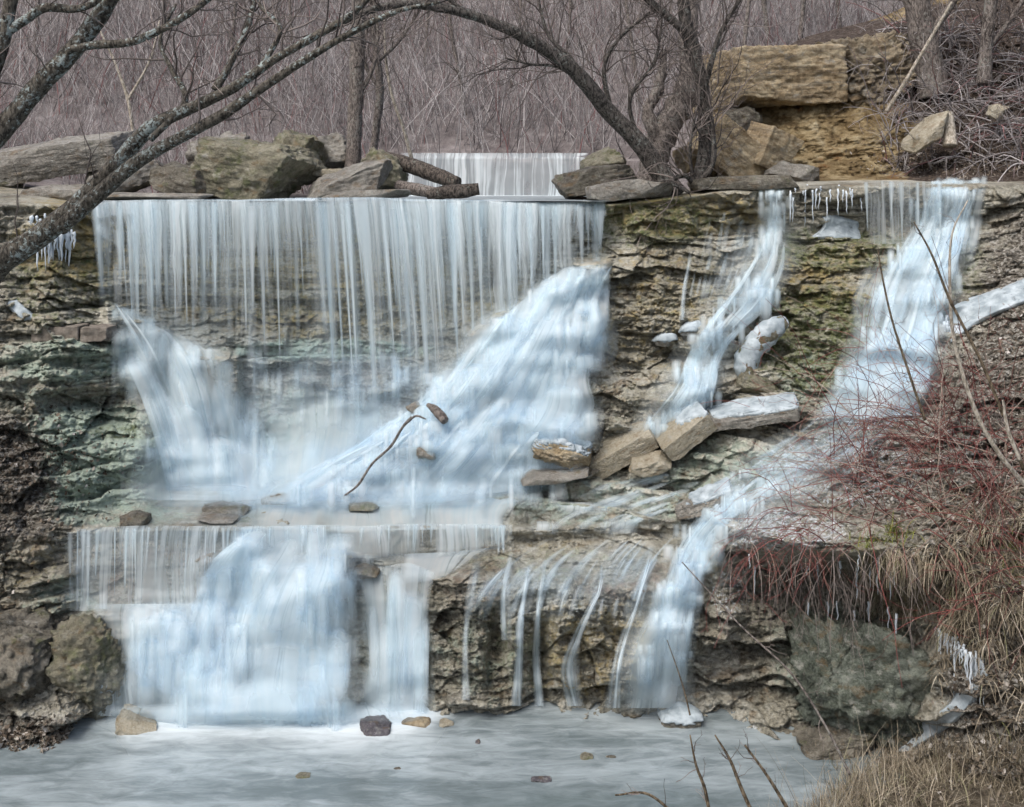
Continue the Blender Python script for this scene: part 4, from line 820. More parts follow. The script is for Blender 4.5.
water_thing('cascade', 'long thin stream winding from the right fall past icy slabs to the pool', [R5, R6] + drips(R5_s, 70, 64, vr=(.3, .9)) + rivulets(R5_s, 18, .34, .12, 17, off=(.12, .24), wob=.06, den=(.5, .95), vr=(.36, .9)) + rivulets(R5_s, 22, .06, .16, 57, off=(.08, .14), wob=.0, den=(.15, .4), vr=(.0, .3)) + rivulets(R5_s, 50, .10, .16, 37, off=(.12, .24), wob=.06, den=(.5, .95), vr=(.36, .9)) + [mist([[(640, 560), (615, 640), (596, 716)], [(680, 560), (660, 640), (640, 716)], [(712, 560), (700, 640), (700, 716)]], .26, .45, 82), mist([[(830, 410), (740, 450), (660, 540)], [(880, 420), (800, 470), (700, 550)], [(920, 430), (850, 490), (740, 555)]], .2, .3, 83)], 'cascade')

G1_s = [[(768, 185), (766, 200), (766, 235), (748, 268), (726, 300), (706, 325), (690, 350), (676, 385), (655, 412), (630, 440)], [(778, 185), (776, 200), (776, 238), (766, 270), (746, 302), (722, 330), (706, 355), (698, 388), (680, 415), (650, 446)],
            [(788, 186), (788, 200), (790, 240), (790, 272), (772, 305), (738, 335), (722, 358), (716, 388), (704, 416), (676, 450)]]
G1 = sheet(G1_s, 70, 200, .12, .42, .34, hole=.8, rag=.35, feather=.35, dv=[(0, .9), (.18, .8), (.3, .5), (.42, .6), (.52, .9), (.8, .85), (1, .4)], wob=.06, seed=28)
water_thing('cascade', 'thin cascade right of the centre rock, ending among the tan slabs', [G1] + drips(G1_s, 60, 62) + rivulets(G1_s, 14, .4, .10, 19, off=(.12, .24), wob=.06) + rivulets(G1_s, 40, .13, .2, 39, off=(.12, .24), wob=.06) + [mist([[(745, 220), (715, 260), (690, 310)], [(780, 215), (760, 265), (735, 315)], [(815, 230), (800, 270), (770, 310)]], .15, .35, 80), mist([[(690, 320), (650, 380), (615, 450)], [(715, 325), (690, 385), (655, 450)], [(745, 330), (725, 385), (690, 450)]], .2, .35, 81)], 'cascade')

def trickle(label, pts, w, den=.8, con=.7, off=.06, seed=0, dv=None):
    r = np.random.default_rng(seed); p = np.asarray(pts, float); w = np.broadcast_to(np.asarray(w, float), (len(p),)) * .75; sh = []
    for k in range(5):
        o0, o1 = r.uniform(-.9, .9), r.uniform(-1, 1); ww = r.uniform(.25, .6); up = r.uniform(0, 16)
        q = p.copy(); q[0, 1] -= up; q[:, 0] += w * np.linspace(o0 * .5, o1, len(p)) + r.normal(0, .7, len(p))
        jw = r.uniform(.6, 1.5, len(q)); l = [(x - max(1.1, w[i] * ww * jw[i]), y) for i, (x, y) in enumerate(q)]; rr = [(x + max(1.1, w[i] * ww * jw[i]), y) for i, (x, y) in enumerate(q)]
        sh.append(sheet([l, rr], 9, 80, off + .05 + .03 * k, den * r.uniform(.55, 1), .1, rag=.1, hole=.35, feather=.5, veil=.5, dv=dv or [(0, 0)] + [(t_, r.uniform(.35, 1)) for t_ in (.15, .3, .42, .55, .68, .8, .92)] + [(1, .6)], seed=seed * 7 + k))
    return water_thing('trickle', label, sh, 'trickle', 'trickles over the domed lower rock')
def film(streams, n, w, ln, seed, den=(.2, .6), off=(.05, .12)): return rivulets(streams, n, w, ln, seed, off=off, den=den, con=(.1, .6), wob=.0)
trickle('forked trickle leftmost on the domed lower rock, beside a mossy knob', [(512, 565), (506, 580), (504, 605), (505, 640)], [5, 6, 7, 8], .62, .9, seed=30)
trickle('bright straight trickle left of the dark cleft on the domed rock', [(528, 582), (523, 600), (521, 625), (520, 665), (518, 706)], [5, 6, 8, 7, 7], .9, .7, seed=31)
trickle('slim trickle hugging the right side of the dark cleft', [(545, 575), (539, 600), (537, 625), (536, 665), (538, 706)], [4, 4, 5, 6, 6], .8, .8, seed=32)
trickle('bent trickle curving down the middle of the domed rock', [(603, 572), (600, 592), (590, 610), (577, 640), (570, 670), (575, 706)], [3, 4, 6, 9, 11, 9], .8, .85, seed=33)
trickle('slanting trickle that widens left of the long right stream', [(652, 560), (638, 600), (626, 635), (617, 665), (613, 708)], [3, 4, 6, 8, 10], .9, .7, seed=34)
trickle('faint trickle wetting the mossy left face of the domed rock', [(478, 570), (470, 600), (466, 640), (466, 700)], [8, 8, 7, 6], .35, .9, seed=35)
trickle('thin trickle crossing the upper centre rock left of a slim cascade', [(690, 262), (684, 290), (682, 320)], [3, 4, 4], .6, .8, seed=36)
F1 = [[(540, 536), (500, 560), (470, 590), (455, 620)], [(590, 538), (560, 560), (540, 590), (530, 620)], [(640, 538), (620, 560), (605, 590), (598, 620)], [(690, 535), (668, 560), (655, 590), (648, 620)]]
water_thing('water_film', 'thin glistening film of water over the smooth top of the domed lower rock', film(F1, 60, .035, .4, 41, (.15, .5)) + film(F1, 10, .3, .5, 42, (.06, .18)), 'water film')
F2 = [[(650, 468), (600, 484), (560, 500), (530, 515), (514, 532)], [(690, 478), (650, 494), (620, 506), (590, 518), (570, 534)], [(720, 490), (690, 504), (665, 514), (645, 524), (630, 540)]]
water_thing('water_film', 'thin film of water crossing the layered shelf below the tan slabs', film(F2, 50, .09, .22, 43, (.2, .65)), 'water film')
F3 = [[(800, 430), (760, 452), (720, 470), (690, 492)], [(850, 425), (810, 452), (770, 475), (735, 500)], [(900, 418), (870, 450), (830, 480), (790, 510)]]
water_thing('water_film', 'thin runoff sliding over the frosty slope beneath the red brambles', film(F3, 60, .06, .2, 45, (.15, .5)), 'water film')
F4 = [[(700, 214), (690, 250), (682, 300)], [(730, 205), (722, 250), (708, 300)], [(765, 210), (755, 250), (740, 290)]]
water_thing('water_film', 'fine dribbles spreading down the upper centre rock left of the thin cascade', film(F4, 30, .06, .4, 47, (.15, .5)), 'water film')
for i, (x0, x1, y, h) in enumerate([(595, 640, 522, 12), (528, 560, 524, 11), (640, 668, 470, 14), (556, 600, 505, 9), (706, 735, 500, 20)]):
    s = sheet([[(x, y - 3), (x, y + 2), (x - 2, y + h)] for x in np.linspace(x0, x1, 5)], 40, 16, .08, .9, .52, feather=.3, rag=.25, veil=.05, dv=[(0, .3), (.3, .9), (1, .1)], seed=40 + i)
    water_thing('trickle', ['little spill over the shelf edge right of the lower waterfall lip', 'smallest spill beside the end of the lower waterfall lip', 'spill below the tan slabs onto the shelf', 'sliver of water on the shelf under the iced rock', 'spill just under the end of the frosted slab'][i], [s], 'trickle', 'spills along the shelf edge')

def limb_pts(pix, n=40):
    """pix rows (px, py, Y, radius px) -> P (n,3), R (n) in metres"""
    s = spline(pix, n)
    return atv(s[:, 0], s[:, 1], s[:, 2]), np.maximum(s[:, 3], .3) * s[:, 2] / F

def limb_mesh(P_, R_, sides=12, knob=.14, seed=0):
    V, Fc, _ = tubes(P_[None], R_[None], sides)
    c = np.repeat(P_, sides, 0); d = V - c
    n = fbm(V[:, 0] * 5, V[:, 1] * 5, V[:, 2] * 5, seed, 3) - .5 + .7 * (fbm(V[:, 0] * 16, V[:, 1] * 16, V[:, 2] * 10, seed + 4, 3) - .5)
    return c + d * (1 + knob * 2 * n)[:, None], Fc

# ----------------------------------------------------------------------------- loose rocks
def cube_points(n):
    t = np.linspace(-1, 1, n); a, b = np.meshgrid(t, t, indexing='ij')
    Vs, Fs, off = [], [], 0
    for ax in range(3):
        for s in (-1, 1):
            p = np.empty((n, n, 3)); p[..., ax] = s; p[..., (ax + 1) % 3] = a; p[..., (ax + 2) % 3] = b
            f = grid_faces(n, n) + off
            Fs.append(f if s < 0 else f[:, ::-1]); Vs.append(p.reshape(-1, 3)); off += n * n
    V = np.concatenate(Vs); Fc = np.concatenate(Fs)
    u, inv = np.unique(np.round(V, 5), axis=0, return_inverse=True)
    return u, inv.reshape(-1)[Fc]
CP = {n: cube_points(n) for n in (14, 26, 44)}

def rock_mesh(dims, seed, rnd=.35, cuts=7, rough=.05, n=26, bed=0, lumpy=.3):
    V, Fc = CP[n]; r = np.random.default_rng(seed)
    q = V / np.linalg.norm(V, axis=1, keepdims=True)
    p = V * (1 - rnd) + q * rnd * 1.15
    for k in range(cuts):
        nn = r.normal(size=3); nn /= np.linalg.norm(nn)
        d = r.uniform(.72, 1.08) * (np.abs(nn).sum() * (1 - rnd) + rnd) * .82
        s = np.maximum(p @ nn - d, 0); p = p - s[:, None] * nn * .97
    p = p * (np.asarray(dims) / 2)
    m = float(np.min(dims)); L = float(np.max(dims))
    o = r.uniform(0, 90, 3)
    nz = (fbm(p[:, 0] / L * 3.2 + o[0], p[:, 1] / L * 3.2 + o[1], p[:, 2] / L * 4.5 + o[2], seed % 97, 3) - .5) * lumpy * m
    nz2 = (fbm(p[:, 0] * 7 + o[0], p[:, 1] * 7 + o[1], p[:, 2] * 11 + o[2], seed % 89, 4, .6, True) - .35) * rough * 2.4 * min(m, .9)
    p = p + q * (nz + nz2)[:, None]
    if bed:
        zb = p[:, 2] / bed + .6 * fbm(p[:, 0] * 1.5, p[:, 1] * 1.5, 0, seed % 83, 2)
        k = np.abs(zb - np.round(zb)); g = np.exp(-(k / .10) ** 2) * .035 * (1 - np.abs(q[:, 2]) ** 3)
        p[:, :2] -= q[:, :2] * g[:, None]
    return p, Fc

def rock(name, label, cat, px, py, Y, w, h, depth, mat, seed, roll=0, yaw=0, pitch=0, rnd=.35, cuts=7, rough=.05, n=26, group=None, bed=0, ice=0, lumpy=.3):
    cuts += 5; rough *= 1.35
    dims = (w * Y / F, depth, h * Y / F)
    V, Fc = rock_mesh(dims, seed, rnd, cuts, rough, n, bed, lumpy)
    o = mesh_obj(name, V, Fc, M[mat]); R_ = Euler((math.radians(pitch), math.radians(roll), math.radians(yaw)), 'XYZ')
    o.location = at(px, py, Y); o.rotation_euler = R_
    tag(o, label, cat, group)
    if ice:
        Rm = np.array(R_.to_matrix()); 
        fn = np.cross(V[Fc[:, 1]] - V[Fc[:, 0]], V[Fc[:, 3]] - V[Fc[:, 0]]); fn /= np.linalg.norm(fn, axis=1, keepdims=True) + 1e-9
        c = V[Fc].mean(1)
        if (fn * c).sum() < 0: fn = -fn
        cn = c / np.asarray(dims); cn /= np.linalg.norm(cn, axis=1, keepdims=True) + 1e-9
        wz = ((.3 * fn + .7 * cn) @ Rm.T)[:, 2] + (.5 if ice < 1 else .25) * (fbm(c[:, 0] * 2.5, c[:, 1] * 2.5, c[:, 2] * 2.5, seed + 3, 3) - .5)
        keep = Fc[wz > 1 - ice * 1.0]
        vn = np.zeros_like(V)
        for k in range(4): np.add.at(vn, Fc[:, k], fn)
        vn /= np.linalg.norm(vn, axis=1, keepdims=True) + 1e-9; vr = V / np.asarray(dims); vn = .4 * vn + .6 * vr / (np.linalg.norm(vr, axis=1, keepdims=True) + 1e-9)
        used, inv = np.unique(keep, return_inverse=True); inv = inv.reshape(keep.shape)
        cnt = np.bincount(inv.ravel(), minlength=len(used)); t = np.where(cnt >= 4, 1.0, -.2)
        Vi = V[used] + vn[used] * (.022 + .03 * fbm(V[used, 0] * 2.5, V[used, 1] * 2.5, V[used, 2] * 2.5, seed + 9, 2))[:, None] * t[:, None]
        mesh_obj('ice_crust', Vi, inv, M['ice'], parent=o)
    return o

# plateau rocks behind the wide lip
rock('rock_slab', 'long tilted grey slab lying behind the lichened tree stems', 'rock', 55, 156, 21.6, 150, 30, 2.2, 'grey', 101, roll=-9, yaw=4, pitch=10, rnd=.12, cuts=6, rough=.05, n=44, lumpy=.2)
rock('boulder', 'dark squat boulder under the left end of the long tilted slab', 'rock', -6, 176, 21.2, 70, 34, 1.4, 'mossy', 102, rnd=.4)
rock('boulder', 'low shadowed boulder under the right end of the long tilted slab', 'rock', 120, 182, 21.3, 80, 30, 1.4, 'grey', 103, roll=-12, rnd=.3)
rock('boulder', 'biggest mossy boulder behind the wide waterfall lip', 'rock', 254, 166, 21.6, 128, 66, 1.9, 'mossy', 104, roll=6, yaw=-12, rnd=.22, cuts=10, n=44)
rock('boulder', 'angular boulder wedged against the right shoulder of the biggest mossy boulder', 'rock', 296, 158, 22.6, 54, 48, 1.4, 'mossy', 105, roll=18, rnd=.25)
rock('boulder', 'grey upright boulder at the foot of the straight middle tree', 'rock', 334, 156, 23.6, 44, 40, 1.2, 'grey', 106, roll=-14, rnd=.3)
rock('boulder', 'rounded tilted boulder with cracked bark-like face, by the wide lip', 'rock', 352, 183, 21.0, 92, 30, 1.2, 'grey', 107, roll=-16, yaw=10, rnd=.55, cuts=5)
rock('boulder', 'mossy brown boulder right of the straight middle tree', 'rock', 384, 172, 22.4, 44, 40, 1.1, 'mossy', 108, roll=28, rnd=.45)
rock('rock_slab', 'small pale ledge stone in front of the straight middle tree', 'rock', 332, 174, 22.0, 34, 10, .7, 'cream', 109, roll=2, rnd=.15)
rock('rock_slab', 'flat thin slab lying right on the wide waterfall lip', 'rock', 366, 195, 20.3, 86, 10, .8, 'grey', 110, roll=-3, rnd=.25, rough=.02)
rock('boulder', 'dark triangular boulder between the tilted slab and biggest boulder', 'rock', 190, 182, 21.3, 66, 30, 1.3, 'brown', 111, roll=12, rnd=.3)
rock('boulder', 'low grey stone left of the lip start beneath lichened stems', 'rock', 62, 194, 20.4, 64, 18, 1.0, 'grey', 112, rnd=.35, roll=-4)
rock('boulder', 'grey stone half hidden behind the biggest mossy boulder', 'rock', 222, 158, 23.2, 60, 46, 1.2, 'grey', 113, rnd=.3, roll=-8)
rock('rock_slab', 'thin brown slab on the lip under the dark triangular boulder', 'rock', 150, 196, 20.2, 120, 8, .9, 'grey', 114, rnd=.25, rough=.02)
# central rocks at the tree foot
rock('boulder', 'dark brown boulder left of the arched tree foot beside the distant fall', 'rock', 594, 181, 21.6, 84, 26, 1.2, 'brown', 115, roll=-8, rnd=.4)
rock('rock_slab', 'thick grey slab lying on the ledge below the arched tree', 'rock', 629, 190, 20.3, 84, 22, 1.1, 'grey', 116, roll=-1, rnd=.25, cuts=6, n=44, rough=.03)
rock('boulder', 'rounded tan boulder behind the arched tree foot near the distant fall', 'rock', 604, 163, 23.4, 46, 24, 1.0, 'mossy', 117, roll=-22, rnd=.5)
rock('rock_slab', 'long brown slab right of the slender dark tree on the ledge', 'rock', 745, 183, 20.4, 110, 14, 1.0, 'brown', 118, roll=-1, rnd=.25, n=44, rough=.03)
rock('sandstone_block', 'tilted tan block leaning behind the slender dark tree', 'rock', 728, 152, 22.4, 72, 44, 1.2, 'tan', 119, roll=38, yaw=14, pitch=8, rnd=.03, cuts=-3, rough=.03, n=44, lumpy=.08)
rock('sandstone_block', 'small tan cube-like block perched right of the tilted block', 'rock', 768, 150, 22.3, 44, 42, .9, 'tan', 120, roll=20, yaw=30, pitch=10, rnd=.03, cuts=-3, rough=.03, n=44, lumpy=.08)
rock('sandstone_block', 'low grey tan block at the foot of the clay bank', 'rock', 792, 172, 21.9, 54, 18, .8, 'grey', 121, roll=10, yaw=-14, rnd=.15)
rock('sandstone_block', 'pale leftover tan stone behind the arched tree foot', 'rock', 690, 160, 23.0, 34, 26, .8, 'tan', 122, roll=-18, rnd=.2)
rock('sandstone_block', 'dark block sheltering under the big overhanging sandstone', 'rock', 740, 122, 23.6, 40, 26, .9, 'brown', 123, roll=6, rnd=.2)
rock('sandstone_block', 'left half of the overhanging sandstone, with a flat square end', 'rock', 766, 80, 24.6, 112, 56, 2.6, 'tan', 124, roll=-3, yaw=16, rnd=.02, cuts=-4, rough=.05, n=44, bed=.45, lumpy=.05)
rock('sandstone_block', 'right half of the overhanging sandstone, weathered and root hung', 'rock', 858, 74, 24.9, 116, 62, 2.2, 'brown_sand', 125, roll=-7, yaw=-10, rnd=.10, cuts=4, rough=.16, n=44, bed=.5, lumpy=.2)
rock('rock_slab', 'pale grey slab standing tilted against the dark right slope', 'rock', 926, 132, 21.6, 52, 18, .7, 'cream', 126, roll=-44, yaw=10, rnd=.2)
rock('boulder', 'small pale stone beside the right slope roots', 'rock', 996, 112, 21.9, 16, 18, .4, 'cream', 127, roll=30, rnd=.3, n=14)
# slabs on the right-hand slope
def c_rock(name, label, px, py, w, h, depth, mat, seed, sink=.0, **kw):
    Y = float(look(Dw, px, py)) - sink
    return rock(name, label, 'rock', px, py, Y, w, h, depth, mat, seed, **kw)
ym = float(look(Dw, 755, 360)) - .12
mesh_under = True
P_, R_ = limb_pts([(784, 322, ym + .1, 7), (774, 328, ym, 11), (758, 342, ym + .02, 12), (747, 360, ym, 12), (750, 378, ym - .02, 10), (765, 392, ym - .02, 6)], 60)
V, Fc = limb_mesh(P_, R_, 40, .24, 11)
o = mesh_obj('ice_slab', V, Fc, M['ice']); rebase(o); tag(o, 'tall curved stone crusted in thick white ice beside the thin cascade', 'rock')
V2, F2 = limb_mesh(P_, R_ * .94, 24, .06, 12); oc = mesh_obj('stone_core', V2, F2, M['mossy'], parent=None); rebase(oc); oc.parent = o; oc.matrix_parent_inverse = Matrix.Translation(-o.location)
o2 = rock('stone', None, None, 756, 386, ym - .1, 40, 22, .5, 'mossy', 130, roll=14, rnd=.4); o2.parent = o; o2.matrix_parent_inverse = Matrix.Translation(-o.location)
c_rock('rock_slab', 'wide frosted slab just below the tall iced stone', 750, 413, 94, 15, .7, 'grey', 131, .26, roll=-10, yaw=-10, pitch=8, rnd=.1, cuts=0, n=44, ice=.5, rough=.06, lumpy=.3)
c_rock('rock_slab', 'cream slab tilted like a plank, left of the slab pair', 622, 448, 70, 20, .6, 'cream', 132, .24, roll=-31, yaw=-8, pitch=18, rnd=.05, cuts=-2, rough=.03, n=44, lumpy=.12)
c_rock('rock_slab', 'cream slab with an icy right edge, right of the slab pair', 684, 431, 56, 20, .6, 'cream', 133, .22, roll=-38, pitch=18, rnd=.05, cuts=-2, rough=.03, n=44, lumpy=.12, ice=.34)
c_rock('rock_slab', 'smaller cream stone below the cream slab pair', 648, 463, 46, 15, .5, 'cream', 134, .22, roll=-17, pitch=14, rnd=.2, cuts=7, rough=.05, n=44)
c_rock('iced_rock', 'tan rock capped with white ice at the edge of the big cascade', 561, 453, 56, 30, .7, 'tan', 135, .28, roll=14, rnd=.3, cuts=9, n=44, rough=.07, ice=.6)
c_rock('rock_slab', 'flat dark slab under the ice-capped tan rock', 556, 473, 72, 10, .8, 'grey', 136, .25, roll=-3, rnd=.2, rough=.02)
c_rock('rock_slab', 'frosted slab lying across the stream below the cream stones', 706, 502, 64, 18, .5, 'grey', 137, .14, roll=-22, rnd=.3, cuts=8, n=44, rough=.09, ice=.42)
c_rock('boulder', 'small icy stone left of the tall iced stone', 664, 340, 22, 12, .3, 'grey', 138, .05, rnd=.5, ice=1.2, n=14)
c_rock('boulder', 'small white iced stone beside the thin cascade top', 690, 330, 22, 12, .3, 'grey', 139, .05, roll=-15, rnd=.5, ice=1.2, n=14)
# middle shelf stones
c_rock('rock_slab', 'dark brick-shaped stone at the foot of the narrow cascade', 181, 491, 24, 9, .3, 'brown', 140, .12, rnd=.1, cuts=3, n=14)
c_rock('boulder', 'dark green pointed stone beside the brick-shaped stone', 205, 494, 28, 11, .35, 'mossy', 141, .10, roll=14, rnd=.5, n=14)
c_rock('boulder', 'small dark pyramid stone on the shelf above the lower waterfall', 135, 519, 26, 16, .4, 'brown', 142, .12, rnd=.3, cuts=9, n=14)
c_rock('rock_slab', 'thin mossy stone on the shelf above the lower waterfall', 224, 508, 52, 6, .6, 'brown', 143, .14, rnd=.3, n=14)
c_rock('rock_slab', 'tan wafer stone just in front of the thin mossy stone', 218, 518, 40, 4, .5, 'grey', 144, .14, rnd=.3, n=14)
c_rock('boulder', 'low mossy pebble in the shelf stream below the branch', 362, 507, 32, 8, .4, 'mossy', 145, .12, rnd=.5, n=14)
c_rock('boulder', 'brown rounded stone at the top of the lower waterfall hump', 364, 571, 30, 11, .4, 'brown', 146, .18, rnd=.6, n=14)
c_rock('boulder', 'smooth dark stone at the left end of the shelf foam', 276, 500, 26, 10, .4, 'grey', 147, .12, rnd=.6, n=14)
# big foreground boulders
rock('boulder', 'huge smooth brown boulder at the left edge by the pool', 'rock', -14, 642, 15.7, 150, 112, 2.0, 'brown', 150, roll=20, rnd=.5, cuts=9, n=44, rough=.10)
rock('boulder', 'grey green boulder tucked under the right end of the brown boulder', 'rock', 88, 668, 15.55, 70, 90, 1.0, 'mossy', 151, roll=-8, rnd=.4, n=44, rough=.07)
rock('boulder', 'big rough green boulder in the hollow under the right bank', 'rock', 866, 684, 15.25, 142, 146, 1.7, 'slime', 152, roll=4, rnd=.35, cuts=8, n=44, rough=.11)
rock('boulder', 'low broken boulder at the waterline below the rough green boulder', 'rock', 838, 738, 14.7, 76, 24, .8, 'brown', 153, roll=-4, rnd=.25, cuts=10, rough=.10, n=44)
# stones in the pool
def pool_rock(name, label, px, py, w, h, depth, mat, seed, **kw):
    Y = F * H / (py + h * .15 - HY)
    return rock(name, label, 'rock', px, py, Y, w, h, depth, mat, seed, n=kw.pop('n', 14), **kw)
pool_rock('boulder', 'tan flat-topped stone on the left pool shore', 138, 724, 40, 22, .5, 'cream', 160, roll=16, yaw=10, rnd=.2, cuts=6, n=26)
pool_rock('boulder', 'dark angular stone standing in the pool under the lower waterfall', 375, 728, 30, 17, .4, 'plum', 161, rnd=.1, cuts=9, n=26, rough=.08)
pool_rock('boulder', 'low olive stone in the foam left of the dark angular stone', 308, 719, 40, 6, .4, 'mossy', 162, rnd=.5)
pool_rock('boulder', 'yellowish stone just right of the dark angular stone', 416, 723, 28, 9, .3, 'tan', 163, rnd=.4)
pool_rock('boulder', 'small pale stone beyond the yellowish stone', 446, 724, 14, 6, .2, 'cream', 164, rnd=.5)
pool_rock('boulder', 'icy mound at the foot of the long right stream', 678, 717, 44, 20, .5, 'brown', 165, rnd=.5, ice=.8, n=26)
for i, (px, py, w) in enumerate([(397, 769, 8), (478, 742, 6), (587, 757, 14), (611, 757, 12), (541, 780, 22), (303, 776, 16)]):
    pool_rock('pebble', 'small leaf-sized pebble breaking the open pool surface', px, py, w * .9, 2.6 + (i * 37 % 5) * .5, .06 + (i % 3) * .05, ['brown', 'plum', 'mossy'][i % 3], 170 + i, rnd=.25, cuts=14, rough=.12, group='pebbles in the pool')

# two squared blocks set in the left wall
def block(label, px0, px1, py0, py1, Y, group):
    a, b = at(px0, py0, Y), at(px1, py1, Y); dims = np.array([b[0] - a[0], .5, a[2] - b[2]])
    V, Fc = rock_mesh(dims, int(px0) + 5, .03, 2, .012, 26)
    o = mesh_obj('concrete_block', V, Fc, M['block']); o.location = (a + b) / 2; tag(o, label, 'block', group)
yb = float(look(Dw, 75, 332)) - .02
block('longer squared block in the left rock wall', 38, 84, 325, 339, yb, 'squared blocks in the left wall')
block('shorter squared block beside the curtain in the left rock wall', 86, 112, 326, 340, yb + .02, 'squared blocks in the left wall')

# ----------------------------------------------------------------------------- ice
def icicles(name, label, pts, lens, r0, group=None, lean=0):
    p = np.asarray(pts, float); n = len(p); S = 7
    t = np.linspace(0, 1, S)
    P_ = np.repeat(p[:, None], S, 1); P_[:, :, 2] -= np.asarray(lens)[:, None] * t; P_[:, :, 0] += lean * t * np.asarray(lens)[:, None]
    P_[:, :, :2] += rng.normal(0, .008, (n, S, 2))
    R_ = r0 * rng.uniform(.6, 1.3, n)[:, None] * (1 - t) ** .7 * (1 + .25 * rng.normal(size=(n, S))) + .003
    c0 = p.mean(0); root = empty(name, c0)
    for k in range(n):
        V, Fc, _ = tubes(P_[k:k+1] - c0, np.abs(R_[k:k+1]), 6); mesh_obj('icicle', V, Fc, M['icicle'], parent=root)
    return tag(root, label, 'ice', group)
def ice_row(label, x0, x1, y0, y1, n, l0, l1, r0, off=.1):
    px = rng.uniform(x0, x1, n); py = y0 + (y1 - y0) * (px - x0) / max(x1 - x0, 1) + rng.normal(0, 1.5, n)
    py = py + rng.normal(0, 3.5, n); pts = on_cliff(px, py, off + .06)
    return icicles('icicles', label, pts, l0 + (l1 - l0) * rng.random(n) ** 2, r0)
ice_row('clump of white icicles hanging under the left tree stems', 28, 74, 222, 232, 60, .15, .8, .026, .15)
ice_row('row of thin icicles under the right ledge beside the thin cascade', 790, 862, 192, 190, 26, .08, .75, .012)
ice_row('icicles fringing the overhang above the hollow', 740, 905, 558, 566, 14, .08, .6, .012)
ice_row('lone thin icicles hanging down the rough green boulder', 806, 905, 600, 612, 7, .35, .9, .012, .62)
ice_row('icicle curtain on the grassy bank by the right edge', 935, 985, 630, 662, 44, .1, .7, .014, .08)
ice_row('icicle fringe below the white ice tongue on the right slope', 940, 960, 315, 330, 14, .2, .6, .03, .1)
def ice_tongue(label, streams, th=.06, nu=60, nv=60, seed=0, name='ice_sheet'):
    W, Fc, A = sheet(streams, nu, nv, 0, feather=0, seed=seed, D_=Dw)
    u = np.linspace(0, 1, nu)[None]; v = np.linspace(0, 1, nv)[:, None]
    px = CX + F * W[:, 0] / W[:, 1]; py = HY + F * (H - W[:, 2]) / W[:, 1]
    rim = (np.minimum(np.minimum(u, 1 - u) * 6, np.minimum(v, 1 - v) * 6).clip(0, 1)).ravel()
    d = -.10 + (.10 + th) * np.sqrt(rim) + .16 * rim * (fbm(W[:, 0] * 4, W[:, 1] * 4, W[:, 2] * 4, seed + 5, 4) - .5)
    o = mesh_obj(name, atv(px, py, W[:, 1] - d), Fc, M['ice']); rebase(o)
    return tag(o, label, 'ice')
ice_tongue('white tongue of ice sloping down from the right edge', [[(1060, 262), (1000, 286), (965, 298), (938, 312)], [(1065, 275), (1005, 298), (972, 312), (944, 330)], [(1070, 290), (1012, 310), (978, 326), (950, 345)]], .14, seed=3)
ice_tongue('crusted ice along the foot of the right bank', [[(990, 640), (958, 690), (930, 715), (872, 750)], [(984, 655), (962, 698), (938, 722), (888, 753)], [(994, 668), (974, 704), (950, 728), (900, 757)]], .03, seed=4)
ice_tongue('frozen drip patch on the ledge between the two right falls', [[(820, 214), (820, 228), (802, 240)], [(835, 214), (836, 228), (836, 240)], [(862, 222), (862, 230), (864, 240)]], .08, seed=5)
ice_tongue('pale ice apron below the right-hand waterfall', [[(822, 402), (818, 410), (812, 418)], [(870, 404), (870, 410), (870, 420)], [(925, 400), (925, 408), (925, 416)]], .07, seed=6)
ice_tongue('icy crust on the left wall above the squared blocks', [[(0, 300), (8, 308), (22, 322)], [(16, 298), (28, 308), (38, 320)]], .05, 30, 30, seed=7)

# ----------------------------------------------------------------------------- woody plants
def sprout(P_, R_, n, length, ang=(25, 65), up=.25, S=7, curl=.25, r=None, t0=.25, taper=.25, bias=None):
    """side shoots from tubes P (T,S,3)"""
    Tn, Sn, _ = P_.shape
    ti = rng.integers(0, Tn, n); f = (t0 + (1 - t0) * rng.random(n)) * (Sn - 1.001); s0 = f.astype(int); g = (f - s0)[:, None]
    base = P_[ti, s0] * (1 - g) + P_[ti, s0 + 1] * g
    tan = P_[ti, s0 + 1] - P_[ti, s0]; tan /= np.linalg.norm(tan, axis=1, keepdims=True) + 1e-9
    q = rng.normal(size=(n, 3)); q -= (q * tan).sum(1, keepdims=True) * tan; q /= np.linalg.norm(q, axis=1, keepdims=True)
    a = np.radians(rng.uniform(*ang, n))[:, None]
    d = tan * np.cos(a) + q * np.sin(a); d[:, 2] += up
    if bias is not None: d = d + np.asarray(bias)
    L = length * rng.uniform(.45, 1.25, n)
    out = np.empty((n, S, 3)); out[:, 0] = base
    for k in range(1, S):
        d = d + rng.normal(0, curl, (n, 3)) + [0, 0, up * .15]; d /= np.linalg.norm(d, axis=1, keepdims=True)
        out[:, k] = out[:, k-1] + d * (L / (S - 1))[:, None]
    rb = R_[ti, s0] * .55 if r is None else np.minimum(R_[ti, s0] * .6, r * rng.uniform(.7, 1.3, n))
    return out, np.maximum(rb[:, None] * np.linspace(1, taper, S)[None], .0022)

def resample_set(lst, S=12):
    Ps, Rs = [], []
    for P_, R_ in lst:
        i = np.linspace(0, len(P_) - 1, S); k = np.minimum(i.astype(int), len(P_) - 2); g = (i - k)
        Ps.append(P_[k] * (1 - g)[:, None] + P_[k+1] * g[:, None]); Rs.append(R_[k] * (1 - g) + R_[k+1] * g)
    return np.stack(Ps), np.stack(Rs)

